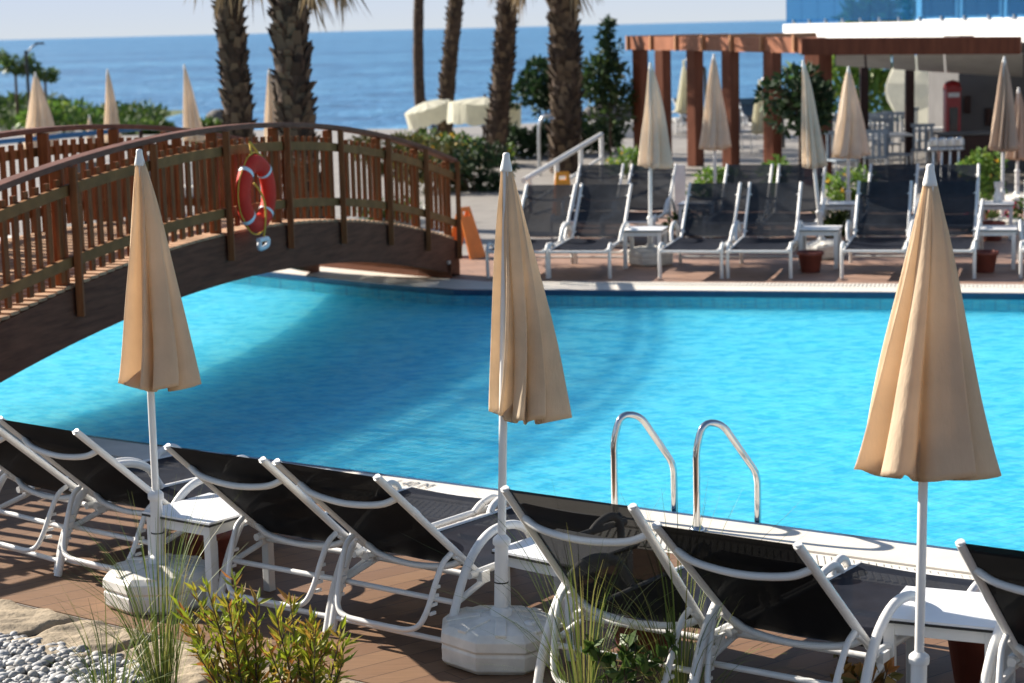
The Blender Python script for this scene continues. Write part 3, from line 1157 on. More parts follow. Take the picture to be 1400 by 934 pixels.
for off in (0.0, -BW):
    sg = 1 if off == 0 else -1
    s = -6.1
    while s < SE - .1:
        if min(abs(s - q) for q in post_s) > .075:
            p = bp(s, off + sg * .002)
            vis = (off == 0 and s > -3.4) or (off < 0 and -4.3 < s < 1.2)
            if vis and npk < 100:
                local(one(lambda b: b.box((0, 0, .44), (.024, .060, .76), Matrix.Translation(p) @ Matrix.Rotation(yaw(bdir), 4, 'Z')), 'picket', M['bridge_wood'], br))
                npk += 1
            else:
                extra.box((0, 0, .44), (.024, .060, .76), Matrix.Translation(p) @ Matrix.Rotation(yaw(bdir), 4, 'Z'))
        s += .148
ex = local(extra.build('picket', M['bridge_wood'], br))
ex['kind'] = 'stuff'


w0 = V((cop2[5][0], cop2[5][1], 0)).lerp(V((cop2[6][0], cop2[6][1], 0)), .5)
w1, w2 = V((cop2[6][0], cop2[6][1], 0)), V((cop2[7][0], cop2[7][1], 0))
wall_ = thing('low_wall', 'low dark wall in the shade under the far end of the arched bridge', 'wall', w1)
w3 = w2 + (w2 - w1).normalized() * 3
pol = [w0, w1, w2, w3]
bk_ = [q_ + V((.0, .42, 0)) for q_ in pol]
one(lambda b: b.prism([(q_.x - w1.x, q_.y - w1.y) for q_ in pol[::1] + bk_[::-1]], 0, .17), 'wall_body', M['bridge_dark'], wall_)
one(lambda b: b.prism([(q_.x - w1.x, q_.y - w1.y) for q_ in [p_ + V((-.02, -.03, 0)) for p_ in pol] + [p_ + V((.02, .03, 0)) for p_ in bk_[::-1]]], .172, .205), 'cap_stone', M['coping'], wall_)


def liferoot(s, off, label, rz=0):
    p = bp(s, off, .345)
    root = thing('life_ring', label, 'life ring', p, yaw(bdir), 'life rings hung on the bridge railings')
    N = 48

    def tor(b):
        vs, fs = [], []
        m = 16
        for i in range(N):
            a = 2 * math.pi * i / N
            for j in range(m):
                t = 2 * math.pi * j / m
                rr = .26 + .078 * math.cos(t)
                vs.append((.062 * math.sin(t), rr * math.cos(a), rr * math.sin(a)))
        for i in range(N):
            i2 = (i + 1) % N
            for j in range(m):
                j2 = (j + 1) % m
                fs.append((i * m + j, i2 * m + j, i2 * m + j2, i * m + j2))
        b.add(vs, fs, True)
    one(tor, 'ring_body', M['red_plastic'], root)
    for k in range(4):
        def band(b):
            vs, fs = [], []
            m, n = 16, 4
            for i in range(n + 1):
                a = math.pi / 4 + k * math.pi / 2 + (i / n - .5) * .12
                for j in range(m):
                    t = 2 * math.pi * j / m
                    rr = .26 + .0815 * math.cos(t)
                    vs.append((.0655 * math.sin(t), rr * math.cos(a), rr * math.sin(a)))
            for i in range(n):
                for j in range(m):
                    j2 = (j + 1) % m
                    fs.append((i * m + j, (i + 1) * m + j, (i + 1) * m + j2, i * m + j2))
            b.add(vs, fs, True)
        one(band, 'white_band', M['white_band'], root)

    def rope(b):
        pts = []
        for i in range(16):
            a = math.pi / 4 + 2 * math.pi * i / 16
            rr = .335 + .022 * abs(math.sin(2 * (a - math.pi / 4)))
            pts.append((.0, rr * math.cos(a), rr * math.sin(a)))
        b.tube(smooth_path(pts, 4, True), .006, 6, closed=True)
        b.tube([(-.05, .02, .45), (.0, -.06, .34)], .008, 6)
        b.tube([(-.05, .02, .45), (.0, .10, .33)], .008, 6)
        b.tube(smooth_path([(.03, -.10, .1), (.07, -.04, 0), (.07, .03, -.15), (.06, 0, -.36), (.05, -.03, -.42)], 4), .009, 6)
    one(rope, 'rope', M['yellow_rope'], root)
    one(lambda b: (b.tube(smooth_path([(.05, -.10, -.40), (.06, .06, -.40), (.06, .05, -.46), (.06, -.10, -.47), (.05, -.08, -.42)], 3), .022, 8)), 'coiled_line', M['white_band'], root)
    return root


liferoot(.42, .19, 'red life ring with white bands and yellow rope on the near bridge railing')
liferoot(-1.55, -BW - .19, 'red life ring half hidden behind the pickets of the far bridge railing')


# ------------------------------------------------------------------ plants
def leaf(b, p, d, L, wd, up=None, mi=0, bend=0):
    d = V(d).normalized()
    sd = d.cross(up if up is not None else V((0, 0, 1)))
    if sd.length < .05:
        sd = V((1, 0, 0))
    sd.normalize()
    nrm = sd.cross(d)
    b.add([p, p + d * L * .45 + sd * wd / 2 + nrm * bend * L * .1, p + d * L - nrm * bend * L * .2, p + d * L * .45 - sd * wd / 2 + nrm * bend * L * .1], [(0, 1, 2, 3)], False, mi)


def rdir(rnd):
    while True:
        v = V((rnd.uniform(-1, 1), rnd.uniform(-1, 1), rnd.uniform(-1, 1)))
        if .05 < v.length < 1:
            return v.normalized()


def cloud(b, c, rad, n, size, rnd, clumps=14, up=.2, mi=0, asp=.5):
    """leaves in clumps spread through an ellipsoid"""
    c = V(c)
    cl = []
    for _ in range(clumps):
        d = rdir(rnd) * rnd.uniform(.25, .85) ** .6
        cl.append((V((d.x * rad[0], d.y * rad[1], d.z * rad[2])), rnd.uniform(.25, .5)))
    for _ in range(n):
        q, cr = rnd.choice(cl)
        d = rdir(rnd)
        k = rnd.uniform(.4, 1) ** .5 * cr
        p = c + q + V((d.x * rad[0] * k, d.y * rad[1] * k, d.z * rad[2] * k))
        dd = d + rdir(rnd) * .9 + V((0, 0, up))
        L = size * rnd.uniform(.6, 1.4)
        leaf(b, p, dd, L, L * asp, rdir(rnd), mi)


def bush(name, label, cat, loc, rad, n, size, mat, seed, group=None, flowers=None, trunk=0, asp=.5, clumps=14):
    rnd = random.Random(seed)
    root = thing(name, label, cat, loc, 0, group)
    cz = trunk + rad[2] * .85

    def fol(b):
        cloud(b, (0, 0, cz), rad, n, size, rnd, clumps, asp=asp)
    one(fol, 'foliage' if not trunk else 'crown', mat, root)

    def st(b):
        for k in range(1 if trunk else 5):
            a = rnd.uniform(0, 6.28)
            rr = 0 if trunk else rad[0] * .5
            b.tube([(rr * .2 * math.cos(a), rr * .2 * math.sin(a), 0), (rr * .6 * math.cos(a), rr * .6 * math.sin(a), cz * .6), (rr * math.cos(a), rr * math.sin(a), cz * 1.1)], [.035 if trunk else .012, .026 if trunk else .009, .008], 6)
        if trunk:
            for k in range(6):
                a = rnd.uniform(0, 6.28)
                z0 = rnd.uniform(trunk, cz)
                b.tube([(0, 0, z0), (rad[0] * .6 * math.cos(a), rad[1] * .6 * math.sin(a), z0 + rad[2] * .5)], [.015, .005], 5)
    one(st, 'trunk' if trunk else 'stem', M['bark'], root)
    if flowers:
        def fl(b):
            for _ in range(flowers[1]):
                d = rdir(rnd)
                d.z = abs(d.z) * .8
                p = V((d.x * rad[0] * 1.0, d.y * rad[1] * 1.0, cz + d.z * rad[2]))
                for k in range(4):
                    leaf(b, p, rdir(rnd), flowers[2], flowers[2] * .8, rdir(rnd))
        one(fl, 'blossom', flowers[0], root)
    return root


def grass_tuft(label, loc, n, h, spread, seed, lean=(0, 0)):
    rnd = random.Random(seed)

    def g(b):
        for _ in range(n):
            a = rnd.uniform(0, 6.28)
            out = rnd.uniform(.1, 1) ** .8 * spread
            hh = h * rnd.uniform(.45, 1.05)
            st = V((math.cos(a), math.sin(a), 0))
            p0 = st * rnd.uniform(0, .07)
            tip = st * out + V((lean[0] * hh, lean[1] * hh, hh - out * .25))
            mid = p0 * .5 + tip * .5 + V((0, 0, hh * .13)) - st * out * .12
            wd = rnd.uniform(.0035, .008)
            side = V((-math.sin(a + rnd.uniform(-1, 1)), math.cos(a), 0)).normalized()
            pts = smooth_path([p0, mid, tip], 4)
            vs, fs = [], []
            k = len(pts)
            for i, p in enumerate(pts):
                ww = wd * (1 - (i / (k - 1)) ** 1.5 * .9)
                vs += [p - side * ww / 2, p + side * ww / 2]
            fs = [(2 * i, 2 * i + 1, 2 * i + 3, 2 * i + 2) for i in range(k - 1)]
            b.add(vs, fs)
    o = one(g, 'ornamental_grass', M['grass'], loc=loc)
    return tag(o, label, 'grass plant', 'grass tufts in the planting bed')


grass_tuft('tall fine green grass tuft in front of the umbrella base nearest the bridge', W(222, 955), 120, .95, .5, 1)
grass_tuft('thin arching grass tuft at the corner of the white pebbles', W(150, 985), 60, .6, .5, 5)
grass_tuft('tall yellowing grass tuft below the steeply raised lounger', W(800, 985), 75, 1.0, .75, 2)
grass_tuft('yellow-green grass tuft below the lounger facing the ladder', W(930, 985), 80, 1.0, .85, 3)


def willow(label, loc, n, h, spread, seed):
    rnd = random.Random(seed)
    root = thing('leafy_shrub', label, 'shrub', loc)
    sb, fb = MB(), MB()
    for _ in range(n):
        a = rnd.uniform(0, 6.28)
        o_ = rnd.uniform(.05, 1) * spread
        hh = h * rnd.uniform(.55, 1.0)
        st = V((math.cos(a), math.sin(a), 0))
        pts = smooth_path([st * .05, st * o_ * .6 + V((0, 0, hh * .5)), st * o_ + V((0, 0, hh))], 5)
        sb.tube(pts, [.006 - .004 * i / (len(pts) - 1) for i in range(len(pts))], 5)
        for i in range(2, len(pts)):
            for q in range(5):
                p = pts[i - 1].lerp(pts[i], rnd.random())
                d = (pts[i] - pts[i - 1]).normalized() * .9 + rdir(rnd) * .75
                leaf(fb, p, d, rnd.uniform(.05, .10), rnd.uniform(.012, .02), rdir(rnd), 0, .4)
    sb.build('stem', M['bark'], root)
    fb.build('foliage', M['leaf_shrub'], root)


willow('yellow-green willowy shrub with reddish tips in front of the deck', W(345, 985), 20, .60, .36, 7)
willow('small willowy shrub at the frame bottom beside the reddish-tipped shrub', W(425, 1005), 13, .54, .26, 8)


def broad(label, loc, n, h, seed, mat, size=.08):
    rnd = random.Random(seed)
    root = thing('broadleaf_plant', label, 'plant', loc, 0, 'broadleaf plants along the frame bottom')
    sb, fb = MB(), MB()
    for _ in range(n):
        a = rnd.uniform(0, 6.28)
        st = V((math.cos(a), math.sin(a), 0))
        tip = st * rnd.uniform(.03, .2) + V((0, 0, h * rnd.uniform(.7, 1)))
        sb.tube([st * .02, tip * .55 + V((0, 0, .02)), tip], [.005, .004, .002], 5)
        for q in range(7):
            p = tip * rnd.uniform(.6, 1)
            d = rdir(rnd) + V((0, 0, .5))
            L = size * rnd.uniform(.7, 1.2)
            for hs in (-1, 1):
                leaf(fb, p, d, L, L * .6, rdir(rnd), 0, .3)
    sb.build('stem', M['bark'], root)
    fb.build('foliage', mat, root)


broad('dark green broadleaf plant under the steeply raised lounger', V(W(860, 1005)), 9, .42, 3, M['leaf_mid'])
M['leaf_rust'] = leafmat('rusty_leaf', [(0.10, 0.12, 0.02), (0.35, 0.13, 0.03), (0.30, 0.20, 0.04)], 0.5, .3)
broad('rust-tinged broadleaf plant in front of the widest umbrella', V(W(1190, 1005)), 12, .33, 4, M['leaf_rust'])

# stone edging and pebbles
rnd = random.Random(4)
wl = thing('stone_edging', 'rough sandstone block edging along the deck front', 'stone wall', (e0.x, e0.y, 0))


def blocks(b):
    s = -2.2
    while s < 3.6:
        L = rnd.uniform(.45, .75)
        dep = .50 + rnd.uniform(-.04, .04)
        c = ed * (s + L / 2) + nv * (.04 + dep / 2)
        zt = rnd.uniform(.015, .035)
        vs, fs = [], []
        nx, ny = 6, 5
        ph = rnd.uniform(0, 9)

        def fn(u, v):
            x, y = (u - .5), (v - .5)
            ex_ = min(1, (.5 - abs(x)) * 16) * min(1, (.5 - abs(y)) * 11)
            p = c + ed * (x * (L - .018)) + nv * (y * dep) + V((0, 0, -.03 + (zt + .03) * max(0, ex_) ** .3 + .009 * math.sin(13 * x + ph) * math.cos(11 * y + ph) + .005 * math.sin(31 * x + 2 * ph + 17 * y)))
            return p
        b.grid(fn, 26, 18)
        s += L


one(blocks, 'block_row', M['stone'], wl)


def pebbles(b):
    rn = random.Random(9)
    base = W(85, 915)
    for _ in range(2300):
        px, py = rn.uniform(-60, 215), rn.uniform(862, 975)
        if py < 869 + px * .23 or (px > 150 and rn.random() < (px - 150) / 70):
            continue
        p = W(px, py)
        k_ = rn.uniform(.5, 1.3)
        a, bb, cc = rn.uniform(.018, .032) * k_, rn.uniform(.014, .026) * k_, rn.uniform(.010, .018) * k_
        T = Matrix.Translation((p.x, p.y, cc * .5 + rn.uniform(0, .022))) @ Matrix.Rotation(rn.uniform(0, 6.3), 4, 'Z') @ Matrix.Rotation(rn.uniform(-.4, .4), 4, 'X')
        vs = []
        for ph, k in ((0, 1), (.6, 6), (1.25, 6), (1.9, 6), (2.55, 6), (3.14159, 1)):
            for j in range(k):
                t = 6.2832 * j / k
                vs.append((a * math.sin(ph) * math.cos(t), bb * math.sin(ph) * math.sin(t), cc * math.cos(ph)))
        fs = [(0, 1 + j, 1 + (j + 1) % 6) for j in range(6)]
        for r_ in range(3):
            fs += [(1 + r_ * 6 + j, 7 + r_ * 6 + j, 7 + r_ * 6 + (j + 1) % 6, 1 + r_ * 6 + (j + 1) % 6) for j in range(6)]
        fs += [(25, 19 + (j + 1) % 6, 19 + j) for j in range(6)]
        b.add(vs, fs, True, 0, T)


pb = one(pebbles, 'gravel', M['pebble'])
pb['kind'] = 'stuff'
pb['label'] = 'white pebbles spread in the planting bed corner'


# ------------------------------------------------------------------ palms
def palm(label, base, top_px, r0, H, seed, boots=260, skirt=16, smoothbark=False):
    rn = random.Random(seed)
    base = V(base)
    root = thing('palm_tree', label, 'palm tree', base, 0, 'palm trees between the pool and the sea')
    t0 = WD(top_px, 5, base.y)
    k = (H) / t0.z
    top = V(((t0.x - base.x) * k, 0, H))

    def ax(t):
        return V((top.x * t + .06 * math.sin(t * 5 + seed), .05 * math.sin(t * 4 + seed * 2), H * t))
    one(lambda b: b.tube([ax(i / 20) for i in range(21)], [r0 * (1.15 - .2 * i / 20) * (1 + .05 * math.sin(i * 2.1)) for i in range(21)], 14), 'trunk', M['trunk'], root)

    def bt(b):
        for i in range(boots):
            t = (i + rn.random()) / boots * .97
            a = i * 2.39996 + rn.uniform(-.25, .25)
            p = ax(t)
            st = V((math.cos(a), math.sin(a), 0))
            tn = V((-math.sin(a), math.cos(a), 0))
            rr = r0 * (1.12 - .2 * t)
            wd = r0 * rn.uniform(.45, .75)
            hh = r0 * rn.uniform(.5, 1.1)
            lift = r0 * (rn.uniform(.12, .62) if not smoothbark else rn.uniform(.02, .10))
            q0 = p + st * rr * .93
            b.add([q0 - tn * wd * .6, q0 + tn * wd * .6, q0 + st * (lift) + tn * wd * .33 + V((0, 0, hh)), q0 + st * lift - tn * wd * .33 + V((0, 0, hh)), q0 + V((0, 0, hh * .75))],
                  [(0, 1, 2, 3), (0, 3, 4), (1, 4, 2), (2, 4, 3)])
    one(bt, 'leaf_bases', M['boot'], root)
    if skirt:
        def sk(b):
            for i in range(skirt):
                a = rn.uniform(0, 6.28)
                st = V((math.cos(a), math.sin(a), 0))
                z = H * rn.uniform(.80, .98)
                p = ax(z / H) + st * r0
                q = p + st * rn.uniform(.3, .7) + V((0, 0, -rn.uniform(.2, .5)))
                b.tube([p, q], [.02, .012], 5)
                for _ in range(26):
                    d = V((st.x * .25, st.y * .25, -1)) + rdir(rn) * .35
                    leaf(b, q + rdir(rn) * .05, d, rn.uniform(.4, .95), .035, rdir(rn))
        one(sk, 'dead_frond', M['deadleaf'], root)

    def cr(b):
        for i in range(20):
            a = i * 2.4 + rn.uniform(-.2, .2)
            el = rn.uniform(-.35, 1.1)
            st = V((math.cos(a) * math.cos(el), math.sin(a) * math.cos(el), math.sin(el)))
            p = ax(1)
            q = p + st * rn.uniform(.8, 1.3)
            b.tube([p, q], [.02, .012], 5)
            tn = V((-math.sin(a), math.cos(a), 0))
            for j in range(22):
                an = (j / 21 - .5) * 2.6
                d = st * math.cos(an) + tn * math.sin(an) + V((0, 0, -.25))
                leaf(b, q, d, rn.uniform(.6, .85), .05, V((0, 0, 1)), 0, .5)
    one(cr, 'crown', M['palmleaf'], root)
    return root


def gp(px, Y):           # ground point under pixel column px at distance Y
    a = WD(px, 200, Y)
    return V((a.x, Y, 0))


palm('thick shaggy palm trunk rising beyond the bridge crest, nearer the lone umbrella', gp(322, 30), 318, .185, 5.2, 1, 480, 14)
palm('thickest shaggy palm trunk with pale scales beyond the bridge crest', gp(408, 28), 402, .22, 4.85, 2, 480, 14)
palm('slim smooth palm trunk standing alone before the sea', W(576, 184), 574, .135, 6.2, 3, 260, 8, True)
palm('slim palm trunk beside the drooping cream parasol', W(610, 207), 621, .16, 5.6, 4, 300, 16)
palm('palm trunk in front of the open cream parasol', W(680, 228), 690, .185, 5.2, 5, 320, 18)
palm('broad scaly palm trunk beside the small conical tree', W(772, 236), 768, .245, 5.0, 6, 460, 22)
# a hanging dead frond beside the thickest palm is part of its skirt

# ------------------------------------------------------------------ background greenery
HB = 'bushes at the bridge landing'
for i, (px, py, rad, n, mt, lab, fl) in enumerate([
        (545, 238, (.90, .7, .48), 1500, 'leaf_olive', 'olive green bush behind the end of the bridge railing', None),
        (600, 262, (.75, .6, .50), 1500, 'leaf_olive', 'dark olive bush beside the bridge end post', None),
        (648, 262, (.60, .5, .45), 1100, 'leaf_dark', 'low dark bush between the bridge end and the nearest palm', None),
        (595, 222, (.80, .6, .36), 1100, 'leaf_mid', 'green bush with yellow flowers under the drooping parasol', ('petal_yellow', 26, .09)),
        (655, 226, (.65, .6, .30), 900, 'leaf_bright', 'bright yellow-flowered bush beneath the open parasol', ('petal_yellow', 20, .08))]):
    bush('garden_bush', lab, 'bush', W(px, py), rad, n, .115, M[mt], 40 + i, HB, (M[fl[0]], fl[1], fl[2]) if fl else None)
bush('garden_bush', 'white-flowered plant bed seen under the bridge railing', 'bush', W(540, 305), (.55, .35, .18), 600, .09, M['leaf_mid'], 47, HB, (M['petal_white'], 40, .06))
bush('conical_tree', 'small conical citrus tree standing before the sea beside the pergola', 'tree', W(835, 216), (.62, .55, 1.0), 1150, .17, M['leaf_tree'], 60, None, None, .55, clumps=20)
tr = bush('conical_tree', 'x', 'tree', W(740, 214), (.55, .5, .62), 1400, .17, M['leaf_dark'], 61, None, None, .95, clumps=16)
tr['label'] = 'dark round-crowned tree half hidden behind the broad palm trunk'
cone = bpy.data.objects.get('conical_tree')


def topknot(b):
    rn = random.Random(5)
    for k in range(7):
        cloud(b, (rn.uniform(-.12, .12) * (7 - k) / 4, 0, 1.9 + k * .14), (.34 - k * .042, .32 - k * .04, .2), 60, .15, rn, 5)


one(topknot, 'crown_tip', M['leaf_dark'], cone)
tr = bush('round_tree', 'dark green standard tree in front of the pergola corner post', 'tree', W(1094, 258), (.52, .48, .56), 1500, .15, M['leaf_dark'], 62, None, None, 1.0, clumps=20)
tr = bush('tall_foliage', 'bright green banana-like foliage behind the restaurant', 'tree', gp(1190, 56), (2.0, .8, 1.6), 1500, .55, M['leaf_bright'], 63, None, None, .4, .22)
GB = 'bushes behind the loungers across the pool'
for i, (px, py, rad, n, mt, lab, fl) in enumerate([
        (1160, 285, (.42, .3, .33), 700, 'leaf_bright', 'yellow-green bush behind the wide pale umbrella', ('petal_yellow', 8, .05)),
        (1349, 275, (.42, .3, .38), 800, 'leaf_bright', 'yellow-green bush in front of the grey bar wall', ('petal_yellow', 10, .05)),
        (985, 268, (.50, .3, .26), 700, 'leaf_bright', 'low bright bush behind the front-row loungers before the pergola', None),
        (1060, 272, (.25, .3, .36), 500, 'leaf_bright', 'narrow bright bush between two back-row loungers', None),
        (860, 243, (.40, .3, .30), 500, 'leaf_bright', 'yellowish bush at the foot of the conical tree', ('petal_yellow', 6, .05)),
        (1375, 318, (.55, .2, .22), 600, 'leaf_mid', 'pink-flowered bush behind the back-row table', ('petal_pink', 36, .07)),
        (1150, 322, (.35, .2, .2), 400, 'leaf_mid', 'white-flowered bush behind the back-row table at the tilted umbrella', ('petal_white', 30, .06)),
        (950, 322, (.35, .2, .2), 400, 'leaf_mid', 'low green bush seen through the front-row lounger mesh', None)]):
    bush('low_bush', lab, 'bush', W(px, py), rad, n, .10, M[mt], 70 + i, GB, (M[fl[0]], fl[1], fl[2]) if fl else None)


def hedge_mesh(b, p0, p1, h, dpt, n, size, rn):
    for _ in range(n):
        t = rn.random()
        p = p0.lerp(p1, t) + V((0, rn.uniform(-dpt, dpt), h * rn.random() ** .7 * (1 + .15 * math.sin(t * 23))))
        leaf(b, p, rdir(rn) + V((0, 0, .3)), size * rn.uniform(.6, 1.3), size * .5, rdir(rn))


hd = thing('hedge', 'dark clipped hedge running before the sea behind the white stair rail', 'hedge', W(700, 215))
hp = V(hd.location)
one(lambda b: hedge_mesh(b, W(690, 218) - hp, W(850, 206) - hp, .62, .35, 2600, .16, random.Random(3)), 'foliage', M['leaf_dark'], hd)
one(lambda b: [b.tube([W(700 + k * 14, 216 - k) - hp, W(700 + k * 14, 216 - k) - hp + V((0, 0, .5))], .02, 5) for k in range(10)], 'stem', M['bark'], hd)

# green hill with shrubs on the far left
def hill(b):
    def fn(u, v):
        x = -34 + 21 * u
        y = 58 + 26 * v
        pr = max(0, math.sin(math.pi * min(1, v * 1.0)))
        z = -.3 + 1.75 * pr * max(0, 1 - max(0, (u - .42)) * 2.1) ** .9 + .25 * math.sin(u * 17) * pr * (1 - u)
        return V((x, y, z))
    b.grid(fn, 40, 16)


struct(one(hill, 'hill', M['hill']))
rn = random.Random(12)


def scrub(b):
    for _ in range(9000):
        u, v = rn.uniform(.2, 1), rn.uniform(.15, .75)
        x, y = -34 + 21 * u, 58 + 26 * v
        z = -.3 + 1.75 * math.sin(math.pi * v) * max(0, 1 - max(0, (u - .42)) * 2.1) ** .9
        k = .5 + .5 * math.sin(x * 2.1 + 1.3 * math.sin(y * 1.1))
        leaf(b, V((x, y, z + rn.random() * (.15 + .45 * k))), rdir(rn) + V((0, 0, .5)), rn.uniform(.2, .45), .16, rdir(rn))


sc = one(scrub, 'undergrowth', M['leaf_hill'])
sc['kind'] = 'stuff'
sc['label'] = 'green scrub covering the hill by the sea'
for i, (px, py, Y, s, lab) in enumerate([(22, 128, 62, 1.0, 'taller young umbrella-crowned tree on the green hill beside the lamp post'), (62, 130, 62, .7, 'smaller young tree on the green hill behind the broad umbrella')]):
    p = WD(px, py, Y)
    root = thing('young_tree', lab, 'tree', p, 0, 'young trees on the hill')
    r3 = random.Random(80 + i)
    hh = 1.1 * s
    one(lambda b: b.tube([(0, 0, -.6), (.02, 0, hh * .5), (0, 0, hh)], [.05, .04, .02], 6), 'trunk', M['bark'], root)

    def cw(b):
        for k in range(10):
            a = k * 2.4
            c = V((math.cos(a) * .42 * s, math.sin(a) * .4 * s, hh * .62 + .5 * s * (k % 5) / 5))
            b.tube([(0, 0, hh * .5), c], [.02, .008], 5)
            cloud(b, c, (.26 * s, .26 * s, .12 * s), 60, .22 * s, r3, 4, asp=.3)
    one(cw, 'crown', M['leaf_mid'], root)
lp = thing('street_lamp', 'dark street lamp with one short arm on the green hill', 'street lamp', WD(40, 135, 61))
one(lambda b: (b.tube([(0, 0, -1), (-.02, 0, 1.45)], .05, 8), b.tube(smooth_path([(-.02, 0, 1.3), (.15, 0, 1.52), (.32, 0, 1.62)], 4), .025, 6)), 'pole', M['black_paint'], lp)
one(lambda b: b.box((.42, 0, 1.65), (.28, .12, .06)), 'lamp_head', M['black_paint'], lp, bevel=.02)
for i, (px, py, Y, rad, lab) in enumerate([(205, 150, 58, (.8, .6, .16), 'low grey-green shrub beyond the far bridge rail'), (285, 165, 52, (.5, .5, .28), 'spiky shrub between the lone umbrella and the palm'), (95, 150, 60, (1.3, .8, .40), 'bright green shrub at the foot of the hill')]):
    p = gp(px, Y)
    bush('shore_shrub', lab, 'shrub', p, rad, 900, .2, M['leaf_bright' if i == 2 else 'leaf_mid'], 90 + i, 'shrubs by the shore')

# rocks at the shore
rk = random.Random(2)
for i, (px, Y, s, lab) in enumerate([(838, 56, .9, 'large dark boulder at the shore beside the pergola'), (862, 57, .7, 'smaller dark boulder at the shore nearest the pergola post'), (812, 57, .6, 'low dark boulder at the shore behind the conical tree'), (300, 60, .7, 'dark boulder at the shore beside the thick palm')]):
    p = gp(px, Y)

    def bm(b):
        ph = [rk.uniform(0, 6) for _ in range(4)]
        prof = [(.02, .55), (.30, .50), (.5, .35), (.58, .1), (.5, -.1)]
        b.lathe([(r * s, z * s + .2) for r, z in prof][::-1], 18, mod=lambda a, z: 1 + .22 * math.sin(2 * a + ph[0] + z * 3) + .12 * math.sin(5 * a + ph[1] + z * 6))
    o = one(bm, 'boulder', M['rock'], loc=(p.x, p.y, 0))
    tag(o, lab, 'rock', 'boulders at the shore')


# ------------------------------------------------------------------ open parasols near the sea
def open_parasol(label, loc, Rr, H, mat, tilt=(0, 0), val=.22, name='open_parasol', n=12, rise=.3):
    root = thing(name, label, 'parasol', loc, 0, None)
    root.rotation_euler = (tilt[0], tilt[1], 0)

    def cp(b):
        vs = [(0, 0, H)]
        N = n * 4
        for rr, dz in ((.5, rise * .42), (1, rise)):
            for j in range(N):
                a = 2 * math.pi * j / N
                k = 1 - .03 * abs(math.sin(a * n / 2))
                vs.append((Rr * rr * k * math.cos(a), Rr * rr * k * math.sin(a), H - dz - .02 * abs(math.sin(a * n / 2)) * rr))
        for j in range(N):
            a = 2 * math.pi * j / N
            k = 1.01 + .02 * math.sin(a * n)
            vs.append((Rr * k * math.cos(a), Rr * k * math.sin(a), H - rise - val - .05 * abs(math.sin(a * n / 2))))
        fs = [(0, 1 + j, 1 + (j + 1) % N) for j in range(N)]
        for r_ in range(2):
            o_ = 1 + r_ * N
            fs += [(o_ + j, o_ + N + j, o_ + N + (j + 1) % N, o_ + (j + 1) % N) for j in range(N)]
        b.add(vs, fs, False)
    one(cp, 'canopy', mat, root)
    one(lambda b: b.tube([(0, 0, 0), (0, 0, H + .06)], .025, 8), 'pole', M['dark_wood'], root)
    for j in range(8):
        a = 2 * math.pi * j / 8
        one(lambda b: (b.tube([(0, 0, H - .03), (Rr * .98 * math.cos(a), Rr * .98 * math.sin(a), H - rise - .02)], .010, 5), b.tube([(0, 0, H - .75), (Rr * .5 * math.cos(a), Rr * .5 * math.sin(a), H - rise * .5 - .02)], .008, 5)), 'rib', M['dark_wood'], root)
    return root


pA = gp(660, 44)
open_parasol('open cream parasol with a drooping valance behind the palms', (pA.x, 44, 0), .80, 1.30, M['canvas_white'], (0, .06), .42, rise=.14)
pB = gp(604, 46)
open_parasol('tilted cream parasol drooping beside the slim palm trunk', (pB.x, 46, 0), .55, 1.22, M['canvas_white'], (.1, -.28), .35, rise=.12)
pC = gp(1262, 52)
open_parasol('large cream parasol tipped up behind the restaurant posts', (pC.x - .1, 52, .15), 1.25, 1.6, M['canvas_white'], (.95, .25), .02, rise=.4, n=8)


def hanging(label, px, Y, ztop, L, r):
    p = gp(px, Y)
    root = thing('cantilever_umbrella', label, 'umbrella', p, 0, 'closed hanging umbrellas by the sea')
    one(lambda b: b.tube([(.55, .2, 0), (.5, .2, ztop - .1), (.06, 0, ztop + .12)], .035, 8), 'mast', M['black_paint'], root)
    one(lambda b: canopy_mesh(b, ztop, L, r, r, 77 + int(px), n=64, m=14, depth=.3), 'canopy', M['canvas_white'], root)
    one(lambda b: b.tube([(0, 0, ztop - .02), (0, 0, ztop + .1)], .03, 8), 'hub', M['canvas_white'], root)


hanging('ivory closed hanging umbrella between the first two pergola posts', 936, 46, 2.0 - .15, 1.12, .27)
hanging('ivory closed hanging umbrella between the middle pergola posts', 1039, 44, 1.42, 1.1, .21)

# ------------------------------------------------------------------ pergola and hotel
pg = thing('pergola', 'russet timber pergola with square posts beside the restaurant', 'pergola', gp(1122, 34))
pgl = V(pg.location)
pxs = [(877, 42.0), (914, 40.6), (957, 39.1), (1005, 37.4), (1062, 35.6), (1124, 33.9)]
pp = []
a_, b_ = gp(877, 42.2), gp(1124, 33.9)
for px, Y in pxs:
    # put each post on the straight line a_-b_
    best = min((abs(700 + FPX * (a_.lerp(b_, t / 400).x / a_.lerp(b_, t / 400).y) - px), t) for t in range(401))
    pp.append(a_.lerp(b_, best[1] / 400))
line = (b_ - a_).normalized()
lyaw = yaw(line)
for i, p in enumerate(pp):
    big = i == 5
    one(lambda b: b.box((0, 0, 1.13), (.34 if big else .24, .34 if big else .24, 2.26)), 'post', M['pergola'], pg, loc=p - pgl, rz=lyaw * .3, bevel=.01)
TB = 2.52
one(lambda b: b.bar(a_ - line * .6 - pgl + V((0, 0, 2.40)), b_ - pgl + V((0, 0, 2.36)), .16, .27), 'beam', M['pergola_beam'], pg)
rb0 = b_ + V((-.35, -.12, 2.35))
rb1 = WD(1396, 62, 32.5)
one(lambda b: b.bar(rb0 - pgl, rb1 - pgl, .18, .28), 'beam', M['pergola'], pg, bevel=.01)
